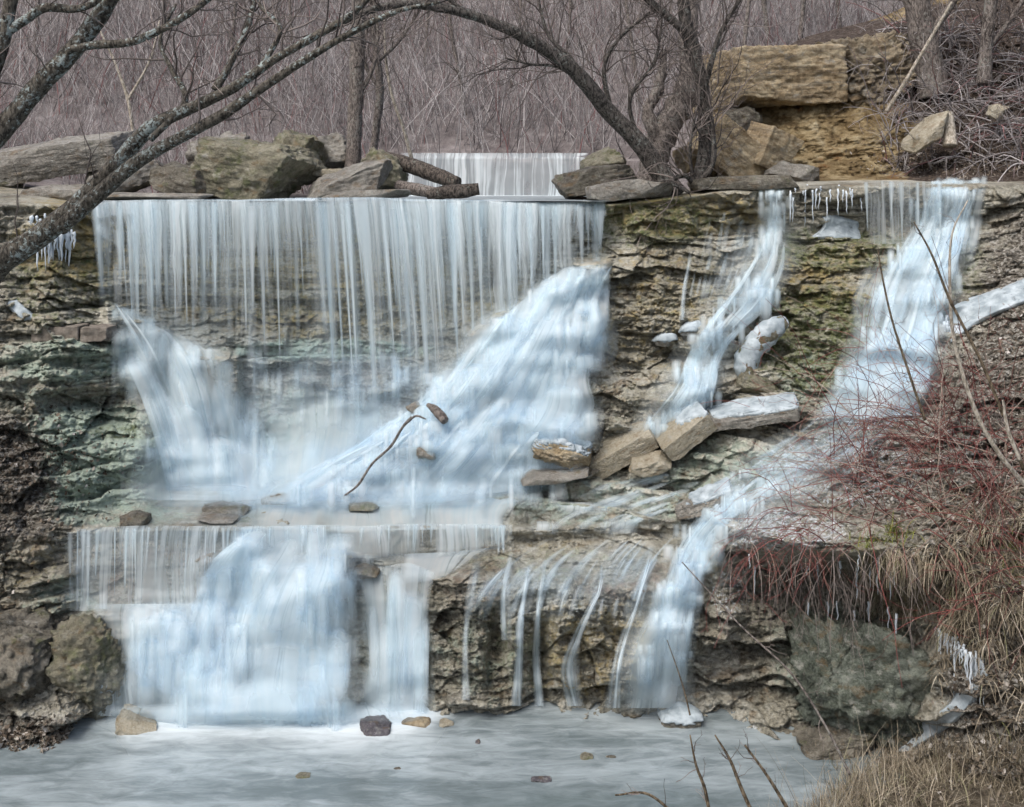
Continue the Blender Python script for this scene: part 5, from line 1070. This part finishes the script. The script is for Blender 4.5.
def stem_mesh(sets, sides=4, rnd=None):
    parts = []
    for P_, R_ in sets:
        V, Fc, ti = tubes(P_, R_, sides, cap=False)
        r_ = rng.random(len(P_)) if rnd is None else rnd(len(P_))
        parts.append((V, Fc, {'rnd': r_[ti]}))
    return merge(parts)

def tree(name, label, mat, trunk, branches=(), twigs=((0, 0, 0),), cat='tree', group=None, twig_up=.25, sides=12, knob=.14, trunk_n=60, rmax=.01, bias=None):
    P_, R_ = limb_pts(trunk, trunk_n)
    root = empty(name, P_[0]); off = np.array(P_[0]); tag(root, label, cat, group)
    V, Fc = limb_mesh(P_, R_, sides, knob, hash(label) % 1000 if False else len(label))
    mesh_obj('trunk', V - off, Fc, M[mat], parent=root)
    ls = [(P_, R_)]
    for b in branches:
        p, r = limb_pts(b, 36); ls.append((p, r)); V, Fc = limb_mesh(p, r, 8, knob, len(b) * 3)
        mesh_obj('branch', V - off, Fc, M[mat], parent=root)
    Ps, Rs = resample_set(ls)
    sets = []; cur = (Ps, Rs)
    for i, (n, L, r) in enumerate(twigs):
        if n == 0: continue
        p, rr = sprout(cur[0], cur[1], n, L, r=r, up=twig_up, t0=.25 if i == 0 else .2, bias=bias if i == 0 else None); sets.append((p, rr)); cur = (p, rr)
    if sets:
        V, Fc, A = stem_mesh(sets, 4)
        o = mesh_obj('twigs', V - off, Fc, M['twig'], parent=root, attrs=A); o['kind'] = 'stuff'
    return root

YL = 13.4
tree('tree', 'lichen-spotted tree leaning up and right across the left bank', 'lichen_bark',
     [(-170, 432, float(look(D, -170, 432)) + .3, 19), (-100, 366, YL + 2.4, 15), (-40, 306, YL + 1.5, 13), (0, 263, YL + .8, 13), (40, 236, YL + .6, 11.5), (80, 203, YL + .5, 10), (118, 163, YL + .4, 8.5), (150, 128, YL + .3, 7.5), (200, 104, YL + .2, 6), (236, 86, YL, 5.5), (270, 62, YL, 4.5), (312, 38, YL, 4), (352, 14, YL, 3.3), (372, -6, YL, 3), (420, -50, YL, 2)],
     [[(60, 228, YL + .45, 8), (100, 193, YL + .3, 8), (140, 160, YL + .2, 7), (185, 135, YL, 6.5), (222, 115, YL - .1, 6), (262, 88, YL - .1, 5), (305, 60, YL - .2, 4.2), (345, 36, YL - .3, 3.6), (395, 12, YL - .4, 3), (440, 2, YL - .5, 1.5)],
      [(215, 90, YL + .1, 4.5), (232, 60, YL + .2, 3.6), (247, 28, YL + .3, 3), (258, -12, YL + .4, 2.4)],
      [(150, 140, YL + .1, 3.6), (185, 102, YL + .3, 3.2), (172, 70, YL + .5, 2.6), (160, 40, YL + .6, 1.8), (176, 4, YL + .7, 1.4)],
      [(262, 66, YL, 3), (280, 30, YL + .1, 2.4), (262, 8, YL + .2, 2), (250, -14, YL + .3, 1.5)]],
     ((70, 1.1, .012), (220, .55, .006)), twig_up=.1)
tree('tree', 'thick lichen-spotted tree fork in the upper left corner', 'lichen_bark',
     [(-205, 350, float(look(D, -205, 350)) + .3, 18), (-125, 262, YL + 1.2, 14), (-60, 190, YL - .3, 12), (-12, 144, YL - .6, 12), (12, 118, YL - .6, 11), (40, 84, YL - .6, 10), (66, 58, YL - .6, 9.5), (88, 32, YL - .6, 9), (106, 6, YL - .6, 8.5), (120, -20, YL - .6, 8)],
     [[(68, 50, YL - .7, 4), (95, 45, YL - .7, 4.5), (130, 42, YL - .8, 4.5), (160, 30, YL - .9, 4), (188, 14, YL - 1, 3.6), (212, -4, YL - 1, 3.2), (230, -20, YL - 1, 3)],
      [(-62, 192, YL - .3, 9), (-30, 130, YL - .6, 9), (-8, 70, YL - .8, 9), (3, 40, YL - .8, 8), (10, 5, YL - .8, 7), (14, -20, YL - .8, 7)],
      [(4, 34, YL - .8, 5), (25, 20, YL - .8, 5), (45, 8, YL - .8, 5), (75, 9, YL - .8, 4), (95, 2, YL - .8, 3.6), (106, -14, YL - .8, 3)]],
     ((26, .8, .010), (70, .4, .005)), twig_up=.1)
YA = 20.4
tree('tree', 'arched dark tree bending left over the wide waterfall', 'dark_bark',
     [(676, 196, YA, 13), (664, 178, YA, 10.5), (650, 158, YA, 9.5), (634, 137, YA - .1, 9), (612, 115, YA - .2, 8.5), (590, 88, YA - .4, 8), (566, 63, YA - .6, 7), (540, 46, YA - .8, 6.5), (508, 29, YA - 1, 6), (474, 16, YA - 1.2, 5), (436, 7, YA - 1.4, 4.6), (396, 5, YA - 1.6, 4.2), (360, 14, YA - 1.8, 3.4), (318, 36, YA - 2, 2.6), (272, 62, YA - 2, 1.5)],
     [[(598, 100, YA - .3, 3), (572, 60, YA - .2, 2.4), (548, 34, YA, 1.8), (536, -10, YA + .1, 1.4)],
      [(612, 116, YA - .2, 3), (604, 70, YA - .2, 2.2), (618, 40, YA - .2, 1.8), (650, 12, YA - .2, 1.2)],
      [(590, 90, YA - .4, 2), (560, 68, YA - .6, 1.6), (530, 64, YA - .8, 1.2), (505, 58, YA - 1, .8)],
      [(640, 145, YA, 2.4), (630, 100, YA - .2, 2), (655, 60, YA - .3, 1.6), (662, 20, YA - .3, 1)],
      [(474, 16, YA - 1.2, 2.2), (452, 2, YA - 1.2, 1.8), (430, -12, YA - 1.2, 1.5)]],
     ((120, 1.5, .014), (420, .8, .009), (500, .45, .006)), twig_up=.22)
tree('tree', 'slender dark tree standing upright right of the arched tree', 'dark_bark',
     [(698, 196, YA + .1, 9), (700, 178, YA + .1, 7.5), (705, 150, YA + .1, 7), (705, 118, YA + .1, 7), (703, 92, YA + .1, 7), (696, 60, YA + .1, 7), (688, 34, YA + .1, 7), (684, 8, YA + .1, 6.5), (682, -20, YA + .1, 6)],
     [[(690, 36, YA, 4.5), (672, 20, YA - .1, 4.5), (655, 6, YA - .1, 4), (636, -12, YA - .2, 3.6)],
      [(704, 90, YA, 3.4), (712, 60, YA - .1, 2.8), (722, 30, YA - .2, 2.4), (744, -8, YA - .2, 2)],
      [(692, 190, YA, 3), (712, 165, YA - .2, 3), (713, 130, YA - .2, 2.4), (708, 95, YA - .1, 2)],
      [(694, 185, YA, 2), (690, 150, YA - .2, 1.6), (696, 110, YA - .1, 1.2)],
      [(698, 192, YA, 3), (686, 176, YA - .3, 2.6), (672, 182, YA - .5, 2.2), (690, 193, YA - .6, 1.6)]],
     ((110, 1.5, .013), (380, .8, .009), (420, .45, .006)), twig_up=.25)
tree('tree_stump', 'gnarled hollow trunk stub between the arched and slender trees', 'grey_bark',
     [(650, 186, 22.4, 17), (654, 165, 22.4, 14), (660, 145, 22.4, 13), (670, 122, 22.4, 14), (684, 98, 22.4, 13), (690, 70, 22.4, 10), (688, 30, 22.5, 9), (690, -20, 22.6, 8)],
     [[(660, 140, 22.3, 8), (648, 112, 22.3, 7), (660, 84, 22.4, 5), (664, 50, 22.4, 3)]],
     ((60, 1.0, .012), (140, .6, .007)), twig_up=.0, knob=.42)
tree('tree', 'straight slim tree rising from the mossy boulders left of centre', 'grey_bark',
     [(352, 180, 23, 10), (353, 165, 23, 8), (355, 120, 23, 7.5), (357, 70, 23, 7.5), (358, 20, 23, 7), (358, -30, 23, 6)],
     [[(356, 100, 23, 2.4), (372, 70, 23, 2), (378, 30, 23, 1.8), (372, -10, 23, 1.5)]], ((60, 1.2, .012), (160, .7, .006)))
tree('tree', 'thin dark sapling just right of the straight slim tree', 'grey_bark',
     [(370, 175, 24, 4.5), (376, 130, 24, 4), (380, 90, 24, 4), (376, 50, 24, 3.5), (372, 10, 24, 3), (370, -30, 24, 2.6)],
     [[(380, 90, 24, 2), (364, 60, 24, 2), (368, 20, 24, 1.6)], [(380, 60, 24, 2), (400, 40, 24, 1.6), (420, 10, 24, 1.2)]], ((50, 1.2, .011), (140, .7, .006)))
tree('sapling', 'pale curved sapling leaning beside the small distant fall', 'pale_bark',
     [(414, 168, 25, 2), (404, 130, 25, 1.8), (392, 95, 25, 1.6), (386, 60, 25, 1.3), (384, 20, 25, 1)], (), ((20, .8, .008),))
tree('sapling', 'pale forked sapling behind the lichen-spotted tree', 'pale_bark',
     [(138, 180, 25, 2), (130, 110, 25, 1.8), (118, 70, 25, 1.4), (100, 30, 25, 1)], [[(128, 100, 25, 1.5), (150, 60, 25, 1.2), (160, 20, 25, .8)]], ((24, .9, .008),))
tree('tree', 'broad grey trunk on the dark right slope behind the clay bank', 'grey_bark',
     [(936, 96, 23.6, 17), (930, 70, 23.6, 14), (922, 30, 23.6, 13), (914, -10, 23.6, 12), (908, -40, 23.6, 11)],
     [[(926, 40, 23.5, 5), (948, 10, 23.4, 4), (966, -20, 23.4, 3)]], ((70, 1.5, .014), (180, .8, .008)))
tree('tree', 'slim grey trunk near the top right corner', 'grey_bark',
     [(984, 84, 22.8, 8), (986, 50, 22.8, 6.5), (990, 10, 22.8, 6), (995, -30, 22.8, 5.5)], [[(987, 50, 22.8, 3), (1010, 20, 22.8, 2.4), (1030, -12, 22.8, 2)]], ((60, 1.3, .012), (150, .7, .008)))
tree('dead_stem', 'long pale dry stem leaning across the clay bank', 'pale_bark',
     [(886, 112, 22.6, 2.0), (905, 82, 22.4, 1.9), (925, 48, 22.2, 1.7), (952, 2, 22, 1.4)], (), ((5, .5, .005),), cat='stem')
tree('tree_stump', 'short tan broken stump on the right slope', 'pale_bark',
     [(950, 146, 21.4, 7), (950, 130, 21.5, 5.5), (948, 113, 21.6, 5)], (), (), cat='stump')
# slim trunks on the far hill
for i, (px, b, Y, r, lean) in enumerate([(30, 150, 34, 2.6, 3), (180, 148, 36, 2.2, -6), (225, 140, 34, 2.4, 4), (300, 138, 35, 2.0, -4), (470, 150, 33, 2.2, -8), (505, 148, 35, 1.8, 6), (560, 146, 36, 2.0, 4), (640, 120, 33, 2.4, -6), (770, 50, 33, 3.0, -8), (800, 40, 32, 2.6, 6), (840, 30, 33, 2.4, -5), (742, 70, 31, 2.4, 6), (420, 150, 36, 1.8, 3), (90, 146, 35, 2.2, -2)]):
    tree('sapling', 'slim bare sapling on the brushy far hillside', 'grey_bark', [(px, b, Y, r), (px + lean, b - 60, Y, r * .85), (px + lean * 2.5, b - 130, Y, r * .7), (px + lean * 3, b - 210, Y, r * .5)],
         (), ((26, 1.6, .014), (60, .8, .008)), cat='tree', group='slim saplings on the far hill')

# fallen logs
def log(label, pix, mat, sides=14, name='log', knob=.12):
    P_, R_ = limb_pts(pix, 40); V, Fc = limb_mesh(P_, R_, sides, knob, len(label)); o = mesh_obj(name, V, Fc, M[mat]); rebase(o); return tag(o, label, 'log')
log('dark wet log sloping beside the small distant fall', [(386, 157, 22.7, 6), (412, 166, 22.3, 8), (436, 175, 21.9, 8), (458, 183, 21.6, 6)], 'log')
log('short splintered dark log lying across the stream mouth', [(428, 195, 20.7, 5), (446, 192, 20.6, 7), (464, 191, 20.5, 7), (479, 189, 20.5, 6)], 'log')
log('low grey log end resting by the tilted round boulder', [(398, 186, 21.2, 6), (420, 190, 20.9, 6.5), (442, 194, 20.6, 5)], 'grey_bark')
bp = float(look(Dw, 420, 425)) - .85; bl = float(look(Dw, 345, 495)) - .45
dr = empty('branch', at(345, 495, bl)); tag(dr, 'crooked broken branch stuck in the big white cascade', 'branch')
o0 = np.array(dr.location)
for pix in ([(344, 496, bl, .9), (358, 485, bl - .02, 1.2), (372, 464, bl, 1.25), (391, 446, bp + .1, 1.3), (402, 428, bp, 1.4), (412, 417, bp, 1.6)], [(408, 422, bp, 1.2), (416, 416, bp, 1.1), (426, 419, bp - .02, .7)]):
    P_, R_ = limb_pts(pix, 30); V, Fc = limb_mesh(P_, R_, 8, .2, 3); mesh_obj('stem', V - o0, Fc, M['grey_bark'], parent=dr)
yk = float(look(Dw, 438, 425)) - .62
log('stubby cut log end poking from the big white cascade', [(428, 405, yk + .35, 2.2), (434, 409, yk + .2, 4.0), (440, 415, yk + .1, 4.8), (445, 421, yk, 4.2)], 'grey_bark', knob=.12)
c_rock('boulder', 'rounded wet stone at the top of the broken branch', 416, 408, 16, 12, .3, 'grey', 190, .36, rnd=.6, n=14)
c_rock('boulder', 'wet dark knob of rock below the stubby log end', 428, 452, 22, 14, .4, 'grey', 191, .24, rnd=.6, n=14)

# ----------------------------------------------------------------------------- brush on the hill (a thicket no one could count)
def thicket(n, xr, yr, hmin, hmax, r, S=6):
    X = rng.uniform(*xr, n); Y = yr[0] + (yr[1] - yr[0]) * rng.random(n) ** 1.15
    Z = ground_z(X, Y) - .05
    P_ = np.empty((n, S, 3)); P_[:, 0] = np.stack([X, Y, Z], 1)
    d = np.stack([rng.normal(0, .30, n), rng.normal(0, .25, n), np.ones(n)], 1)
    L = rng.uniform(hmin, hmax, n)
    for k in range(1, S):
        d = d + rng.normal(0, .16, (n, 3)) * [1, 1, .5]; d /= np.linalg.norm(d, axis=1, keepdims=True)
        P_[:, k] = P_[:, k-1] + d * (L / (S - 1))[:, None]
    R_ = r * rng.uniform(.6, 1.5, n)[:, None] * np.linspace(1, .35, S)[None]
    return P_, R_
def keep_view(P_, R_):
    x, y, z = P_[:, 0, 0], P_[:, 0, 1], P_[:, 0, 2]
    px = CX + F * x / y
    ok = (px > -160) & (px < 1200)
    return P_[ok], R_[ok]
b1 = keep_view(*thicket(11000, (-26, 26), (30.6, 50), .8, 2.8, .014))
b2 = sprout(b1[0], b1[1], 32000, .8, (20, 60), .2, 5, .28, r=.010, t0=.1)
b3 = sprout(b2[0], b2[1], 26000, .4, (20, 70), .1, 4, .28, r=.008, t0=.2)
b4 = keep_view(*thicket(900, (-24, 24), (30.6, 40), 1.6, 3.6, .013))
b4 = (b4[0], b4[1])
V, Fc, A = stem_mesh([b1, b2, b3], 3)
V4, F4_, A4 = stem_mesh([b4], 3, lambda n: .6 + .27 * rng.random(n))
V, Fc, A = merge([(V, Fc, A), (V4, F4_, A4)])
tag(mesh_obj('brush', V, Fc, M['brush'], attrs=A), 'dense bare grey and mauve brush covering the far hillside', 'brush', kind='stuff')
# taller wands and brush just behind the plateau rocks and above the bank
b1 = [thicket(1300, (-16, -3.4), (23.5, 30.6), .8, 2.2, .009), thicket(520, (4.2, 13), (25.2, 31), .6, 2.0, .009)]
b1 = (np.concatenate([q[0] for q in b1]), np.concatenate([q[1] for q in b1]))
b2 = sprout(b1[0], b1[1], 6500, .55, (20, 60), .2, 5, .25, r=.007, t0=.15)
V, Fc, A = stem_mesh([b1, b2], 3)
tag(mesh_obj('brush', V, Fc, M['brush'], attrs=A), 'sparse bare brush standing on the ledge ground above the falls', 'brush', kind='stuff')

# ----------------------------------------------------------------------------- tangles on the right bank
def canes(pxr, pyr, n, L, r, lean, S=9, droop=.16, spread=.35, surf=None, off=.02):
    px = rng.uniform(*pxr, n); py = rng.uniform(*pyr, n)
    base = (surf or on_cliff)(px, py, off)
    d = np.stack([rng.normal(lean[0], spread, n), rng.normal(lean[1], spread, n), rng.normal(lean[2], spread * .6, n)], 1); d /= np.linalg.norm(d, axis=1, keepdims=True)
    Ln = L * rng.uniform(.5, 1.3, n)
    P_ = np.empty((n, S, 3)); P_[:, 0] = base
    for k in range(1, S):
        d = d + rng.normal(0, .10, (n, 3)); d[:, 2] -= droop; d /= np.linalg.norm(d, axis=1, keepdims=True)
        P_[:, k] = P_[:, k-1] + d * (Ln / (S - 1))[:, None]
    return P_, r * rng.uniform(.7, 1.4, n)[:, None] * np.linspace(1, .35, S)[None]
c1 = [canes((780, 1000), (430, 545), 85, 2.1, .0055, (-.45, -.5, .75)), canes((880, 1040), (350, 470), 70, 1.6, .0055, (-.5, -.4, .6)), canes((740, 860), (500, 560), 40, 1.0, .005, (-.3, -.6, .35), droop=.22), canes((860, 1030), (400, 520), 80, 3.1, .0055, (-.45, -.3, .8), droop=.10, spread=.4), canes((1040, 1210), (340, 640), 90, 1.8, .0055, (-.3, -.4, .8)), canes((940, 1100), (440, 640), 60, 1.4, .0055, (-.4, -.5, .8))]
c1 = (np.concatenate([q[0] for q in c1]), np.concatenate([q[1] for q in c1]))
c2 = sprout(c1[0], c1[1], 950, .5, (20, 60), .12, 6, .2, r=.0035, t0=.15)
c3 = sprout(c2[0], c2[1], 400, .2, (25, 65), .1, 4, .2, r=.003, t0=.2)
V, Fc, A = stem_mesh([c1, c2, c3], 4, lambda n: rng.random(n) ** 1.0)
tag(mesh_obj('bramble_thicket', V, Fc, M['red_stem'], attrs=A), 'tangled red-stemmed brambles over the right bank', 'brambles', kind='stuff')
# hanging roots and stems below the overhang
c1 = canes((725, 910), (545, 572), 85, 1.2, .005, (-.1, -.6, .05), droop=.30, spread=.65, off=.05)
V, Fc, A = stem_mesh([c1, sprout(c1[0], c1[1], 260, .35, (20, 50), -.3, 5, .15, r=.003)], 4)
tag(mesh_obj('hanging_roots', V, Fc, M['twig'], attrs=A), 'bare roots and stems hanging under the bank overhang', 'roots', kind='stuff')
# roots and dead stems on the dark slope, top right
c1 = canes((880, 1120), (20, 170), 420, 1.5, .014, (-.2, -.5, .5), droop=.12, spread=.6, surf=on_bank)
V, Fc, A = stem_mesh([c1, sprout(c1[0], c1[1], 2000, .6, (20, 60), .05, 5, .2, r=.009)], 4)
tag(mesh_obj('root_tangle', V, Fc, M['brush'], attrs=A), 'tangle of dead stems and roots over the dark right slope', 'roots', kind='stuff')

# individual bare stems in front
def stem(label, pix, mat='pale_bark', tw=(6, .3, .004), name='bare_stem'):
    return tree(name, label, mat, pix, (), (tw, (tw[0] * 2, tw[1] * .5, .003)), cat='stem', sides=7, knob=.05, trunk_n=36, twig_up=.15)
stem('tall pale stem curving up from the right bank, thickest of the three', [(1030, 490, 12.6, 2.6), (1000, 455, 12.6, 2.4), (975, 410, 12.6, 2.2), (955, 345, 12.6, 1.9), (950, 290, 12.6, 1.6), (952, 235, 12.6, 1.0), (968, 200, 12.6, .6)])
stem('thin brown stem leaning left across the right-hand waterfall', [(1024, 470, 12.4, 1.9), (985, 370, 12.4, 1.6), (950, 300, 12.4, 1.4), (932, 255, 12.4, 1.1), (914, 222, 12.4, .7)], 'brown_bark')
stem('short pale stem forking low on the right bank', [(1020, 460, 12.3, 2.2), (1008, 430, 12.3, 2.0), (1003, 400, 12.3, 1.2)], 'pale_bark')
stem('red brown stem crossing the fan of the right-hand waterfall', [(925, 420, 13.2, 1.5), (908, 370, 13.2, 1.3), (892, 320, 13.2, 1.1), (882, 275, 13.2, .9), (878, 250, 13.2, .5)], 'brown_bark', (8, .35, .004))
stem('long grey pole-like stem slanting over the hollow down to the pool', [(682, 562, 13.6, .6), (740, 625, 13.4, .9), (790, 672, 13.2, 1.1), (825, 725, 13.0, 1.3), (850, 775, 12.8, 1.5)], 'grey_bark')
stem('slim dark reed standing in front of the long right stream', [(690, 715, 14.2, .9), (684, 690, 14.2, .8), (676, 665, 14.2, .6), (667, 640, 14.2, .4)], 'brown_bark', (0, 0, 0))
for i, (pix, lab) in enumerate([([(712, 830, 11.6, 2), (705, 790, 11.6, 1.7), (696, 765, 11.6, 1.3), (690, 735, 11.6, .7)], 'dark forked twig rising from the bottom edge left of the rest'),
                                ([(760, 830, 11.4, 2.2), (742, 790, 11.4, 1.9), (730, 760, 11.4, 1.5), (715, 735, 11.4, .8)], 'brown twig leaning left out of the bottom grass'),
                                ([(800, 830, 11.3, 2.2), (770, 780, 11.3, 1.6), (745, 745, 11.3, 1.0)], 'longest brown twig slanting over the pool corner'),
                                ([(690, 830, 11.5, 1.6), (650, 795, 11.5, 1.3), (615, 795, 11.5, .8)], 'low twig bent flat at the bottom edge')]):
    stem(lab, pix, 'brown_bark', (5, .25, .005), name='twig')

# dry grass
def blades(px, py, n_per, L, w, lean=(-.3, -.5, .5), droop=.28, surf=on_cliff, S=6, spread=.4):
    px = np.repeat(px, n_per) + rng.normal(0, 4, len(px) * n_per); py = np.repeat(py, n_per) + rng.normal(0, 3, len(px))
    n = len(px); base = surf(px, py, .01)
    d = np.stack([rng.normal(lean[0], spread, n), rng.normal(lean[1], spread, n), rng.normal(lean[2], spread * .5, n)], 1); d /= np.linalg.norm(d, axis=1, keepdims=True)
    Ln = L * rng.uniform(.5, 1.3, n); P_ = np.empty((n, S, 3)); P_[:, 0] = base
    side = np.cross(d, [0, 0, 1.]); side /= np.linalg.norm(side, axis=1, keepdims=True) + 1e-9
    for k in range(1, S):
        d = d + rng.normal(0, .09, (n, 3)); d[:, 2] -= droop; d /= np.linalg.norm(d, axis=1, keepdims=True)
        P_[:, k] = P_[:, k-1] + d * (Ln / (S - 1))[:, None]
    ww = w * rng.uniform(.6, 1.4, n)[:, None] * np.linspace(1, .2, S)[None]
    V = np.stack([P_ - side[:, None] * ww[..., None], P_ + side[:, None] * ww[..., None]], 2).reshape(-1, 3)
    i = np.arange(n * S * 2).reshape(n, S, 2)
    f = np.stack([i[:, :-1, 0], i[:, :-1, 1], i[:, 1:, 1], i[:, 1:, 0]], -1).reshape(-1, 4)
    return V, f, np.repeat(rng.random(n), S * 2)
def area(n, lst):
    k = rng.integers(0, len(lst), n); a = np.array(lst)[k]
    return rng.normal(a[:, 0], a[:, 2]), rng.normal(a[:, 1], a[:, 3])
gp = [blades(*area(700, [(960, 540, 22, 30), (1000, 600, 25, 50), (1020, 520, 25, 30), (1110, 560, 40, 70), (1170, 620, 40, 90), (960, 600, 14, 30), (1050, 640, 25, 60)]), 9, .36, .005, lean=(-.25, -.6, .25), droop=.24, spread=.95),
      blades(*area(110, [(885, 590, 14, 14), (905, 560, 16, 6)]), 8, .35, .005, lean=(-.2, -.6, .1), droop=.5),
      blades(*area(260, [(960, 770, 40, 10), (1010, 760, 30, 20), (900, 765, 30, 8), (840, 765, 30, 8)]), 7, .3, .004, lean=(0, -.2, .9), droop=.12)]
V, Fc, A = merge([(v, f, {'rnd': r_}) for v, f, r_ in gp])
tag(mesh_obj('dry_grass', V, Fc, M['dry_grass'], attrs=A), 'matted tan dry grass draped over the right bank', 'grass', kind='stuff')
gp = [blades(*area(40, [(866, 545, 7, 6), (895, 535, 5, 4), (1015, 555, 6, 12)]), 10, .22, .005, lean=(0, -.3, .7), droop=.2)]
V, Fc, A = merge([(v, f, {'rnd': r_}) for v, f, r_ in gp])
tag(mesh_obj('green_grass', V, Fc, M['green'], attrs=A), 'yellow green grass tufts on the overhang', 'grass', kind='stuff')

# near bank at the bottom right, with dry stalks
def shore_y(X): return np.interp(X, [0, 1.2, 2.0, 3.0, 3.6, 4.3, 5.0, 6.5, 12], [9, 10.5, 11.8, 12.8, 13.3, 13.95, 14.3, 14.3, 13.5])
def near_z(X, Y): return -.10 + .34 * sstep(-.12, 1.3, shore_y(X) + .35 * (fbm(X * .9, Y * .9, 0, 95, 3) - .5) - Y) + .10 * (fbm(X * 2.2, Y * 2.2, 0, 97, 4) - .5)
nx_, ny_ = np.meshgrid(np.linspace(.4, 12, 200), np.linspace(6, 14.9, 150))
tag(mesh_obj('near_bank', np.stack([nx_, ny_, near_z(nx_, ny_)], -1).reshape(-1, 3), grid_faces(*nx_.shape)[:, ::-1], M['mud']), kind='structure')
def near_surf(px, py, off=0):
    X = np.asarray(px) / 100.0; Y = shore_y(X) - np.abs(np.asarray(py)) / 100.0 - .05
    return np.stack([X, Y, near_z(X, Y)], -1)
nbx = np.concatenate([rng.uniform(230, 800, 700), rng.uniform(360, 800, 500)])
v, f, r_ = blades(nbx, rng.exponential(55, len(nbx)), 8, .34, .0035, lean=(0, -.1, .9), droop=.14, surf=near_surf, spread=.5)
v2, f2, r2_ = blades(rng.uniform(250, 800, 70), rng.exponential(60, 70), 3, .8, .004, lean=(0, -.1, .9), droop=.06, surf=near_surf, spread=.35)
V, Fc, A = merge([(v, f, {'rnd': r_}), (v2, f2, {'rnd': r2_})])
tag(mesh_obj('dry_grass', V, Fc, M['dry_grass'], attrs=A), 'strip of dry stalks along the bottom right shore', 'grass', kind='stuff')

# leaf litter
def leaves(base, size, nrm_j=.5):
    n = len(base); a = rng.normal(size=(n, 3)); a /= np.linalg.norm(a, axis=1, keepdims=True)
    b = np.cross(a, rng.normal(size=(n, 3))); b /= np.linalg.norm(b, axis=1, keepdims=True)
    s = size * rng.uniform(.5, 1.4, n)[:, None]
    q = np.stack([base - a * s, base - b * s * .55 + a * s * .1, base + a * s, base + b * s * .55], 1)
    q[:, 1::2] += rng.normal(0, .01, (n, 2, 3))
    return q.reshape(-1, 3), np.arange(n * 4).reshape(n, 4), np.repeat(rng.random(n), 4)
lx, ly = area(7500, [(10, 500, 40, 35), (-60, 470, 60, 70), (30, 450, 40, 20), (950, 480, 60, 35), (1000, 620, 30, 80), (1020, 420, 50, 60), (985, 330, 40, 25), (1000, 690, 40, 50), (930, 770, 60, 14), (1050, 560, 40, 100), (50, 738, 50, 10), (30, 740, 50, 8)])
ok = (ly < 790) & (ly > 300)
q = leaves(on_cliff(lx[ok], ly[ok], .015), .035)
bx, by = area(3500, [(985, 130, 50, 22), (1050, 110, 60, 40), (950, 165, 40, 8), (1010, 70, 40, 25)])
q2 = leaves(on_bank(bx, by, .02), .045)
q3 = leaves(near_surf(rng.uniform(280, 900, 2600), rng.exponential(60, 2600)) + [0, 0, .015], .03)
V, Fc, A = merge([(q[0], q[1], {'rnd': q[2]}), (q2[0], q2[1], {'rnd': q2[2]}), (q3[0], q3[1], {'rnd': q3[2]})])
tag(mesh_obj('fallen_leaves', V, Fc, M['litter'], attrs=A), 'brown fallen leaves littering the banks', 'leaves', kind='stuff')

# ----------------------------------------------------------------------------- camera, light, world
cam = bpy.data.cameras.new('camera'); co = bpy.data.objects.new('camera', cam); COL.objects.link(co)
co.location = (0, 0, H); co.rotation_euler = (math.radians(90), 0, 0)
cam.sensor_width = 36; cam.lens = 36 * F / 1024; cam.shift_y = -(403.5 - HY) / 1024; cam.clip_end = 500; cam.clip_start = .1
SC.camera = co

EL, AZ = 55, 218     # sun: high, behind the camera and to its left (azimuth clockwise from +Y)
d = Vector((math.sin(math.radians(AZ)) * math.cos(math.radians(EL)), math.cos(math.radians(AZ)) * math.cos(math.radians(EL)), math.sin(math.radians(EL))))
sl_ = bpy.data.lights.new('sun', 'SUN'); sl_.energy = 1.5; sl_.angle = math.radians(32); sl_.color = (1, .97, .93)
so = bpy.data.objects.new('sun', sl_); COL.objects.link(so); so.rotation_euler = d.to_track_quat('Z', 'Y').to_euler(); so.location = (0, 0, 30)
w = bpy.data.worlds.new('World'); SC.world = w; w.use_nodes = True
nt = w.node_tree; nt.nodes.clear()
sky = nt.nodes.new('ShaderNodeTexSky'); sky.sky_type = 'NISHITA'; sky.sun_disc = False
sky.sun_elevation = math.radians(EL); sky.sun_rotation = math.radians(AZ); sky.air_density = 1.0; sky.dust_density = 4.0; sky.ozone_density = 1.0
bg = nt.nodes.new('ShaderNodeBackground'); bg.inputs['Strength'].default_value = .095
wo = nt.nodes.new('ShaderNodeOutputWorld'); hs = nt.nodes.new('ShaderNodeHueSaturation'); hs.inputs['Saturation'].default_value = .85; nt.links.new(sky.outputs[0], hs.inputs['Color']); nt.links.new(hs.outputs[0], bg.inputs[0]); nt.links.new(bg.outputs[0], wo.inputs[0])
SC.view_settings.view_transform = 'Standard'; SC.view_settings.look = 'None'; SC.view_settings.gamma = 1; SC.view_settings.exposure = .95
SC.render.engine = 'CYCLES'
SC.cycles.transparent_max_bounces = 24; SC.cycles.max_bounces = 5; SC.cycles.diffuse_bounces = 3; SC.cycles.glossy_bounces = 2; SC.cycles.use_denoising = True; SC.cycles.adaptive_threshold = .025
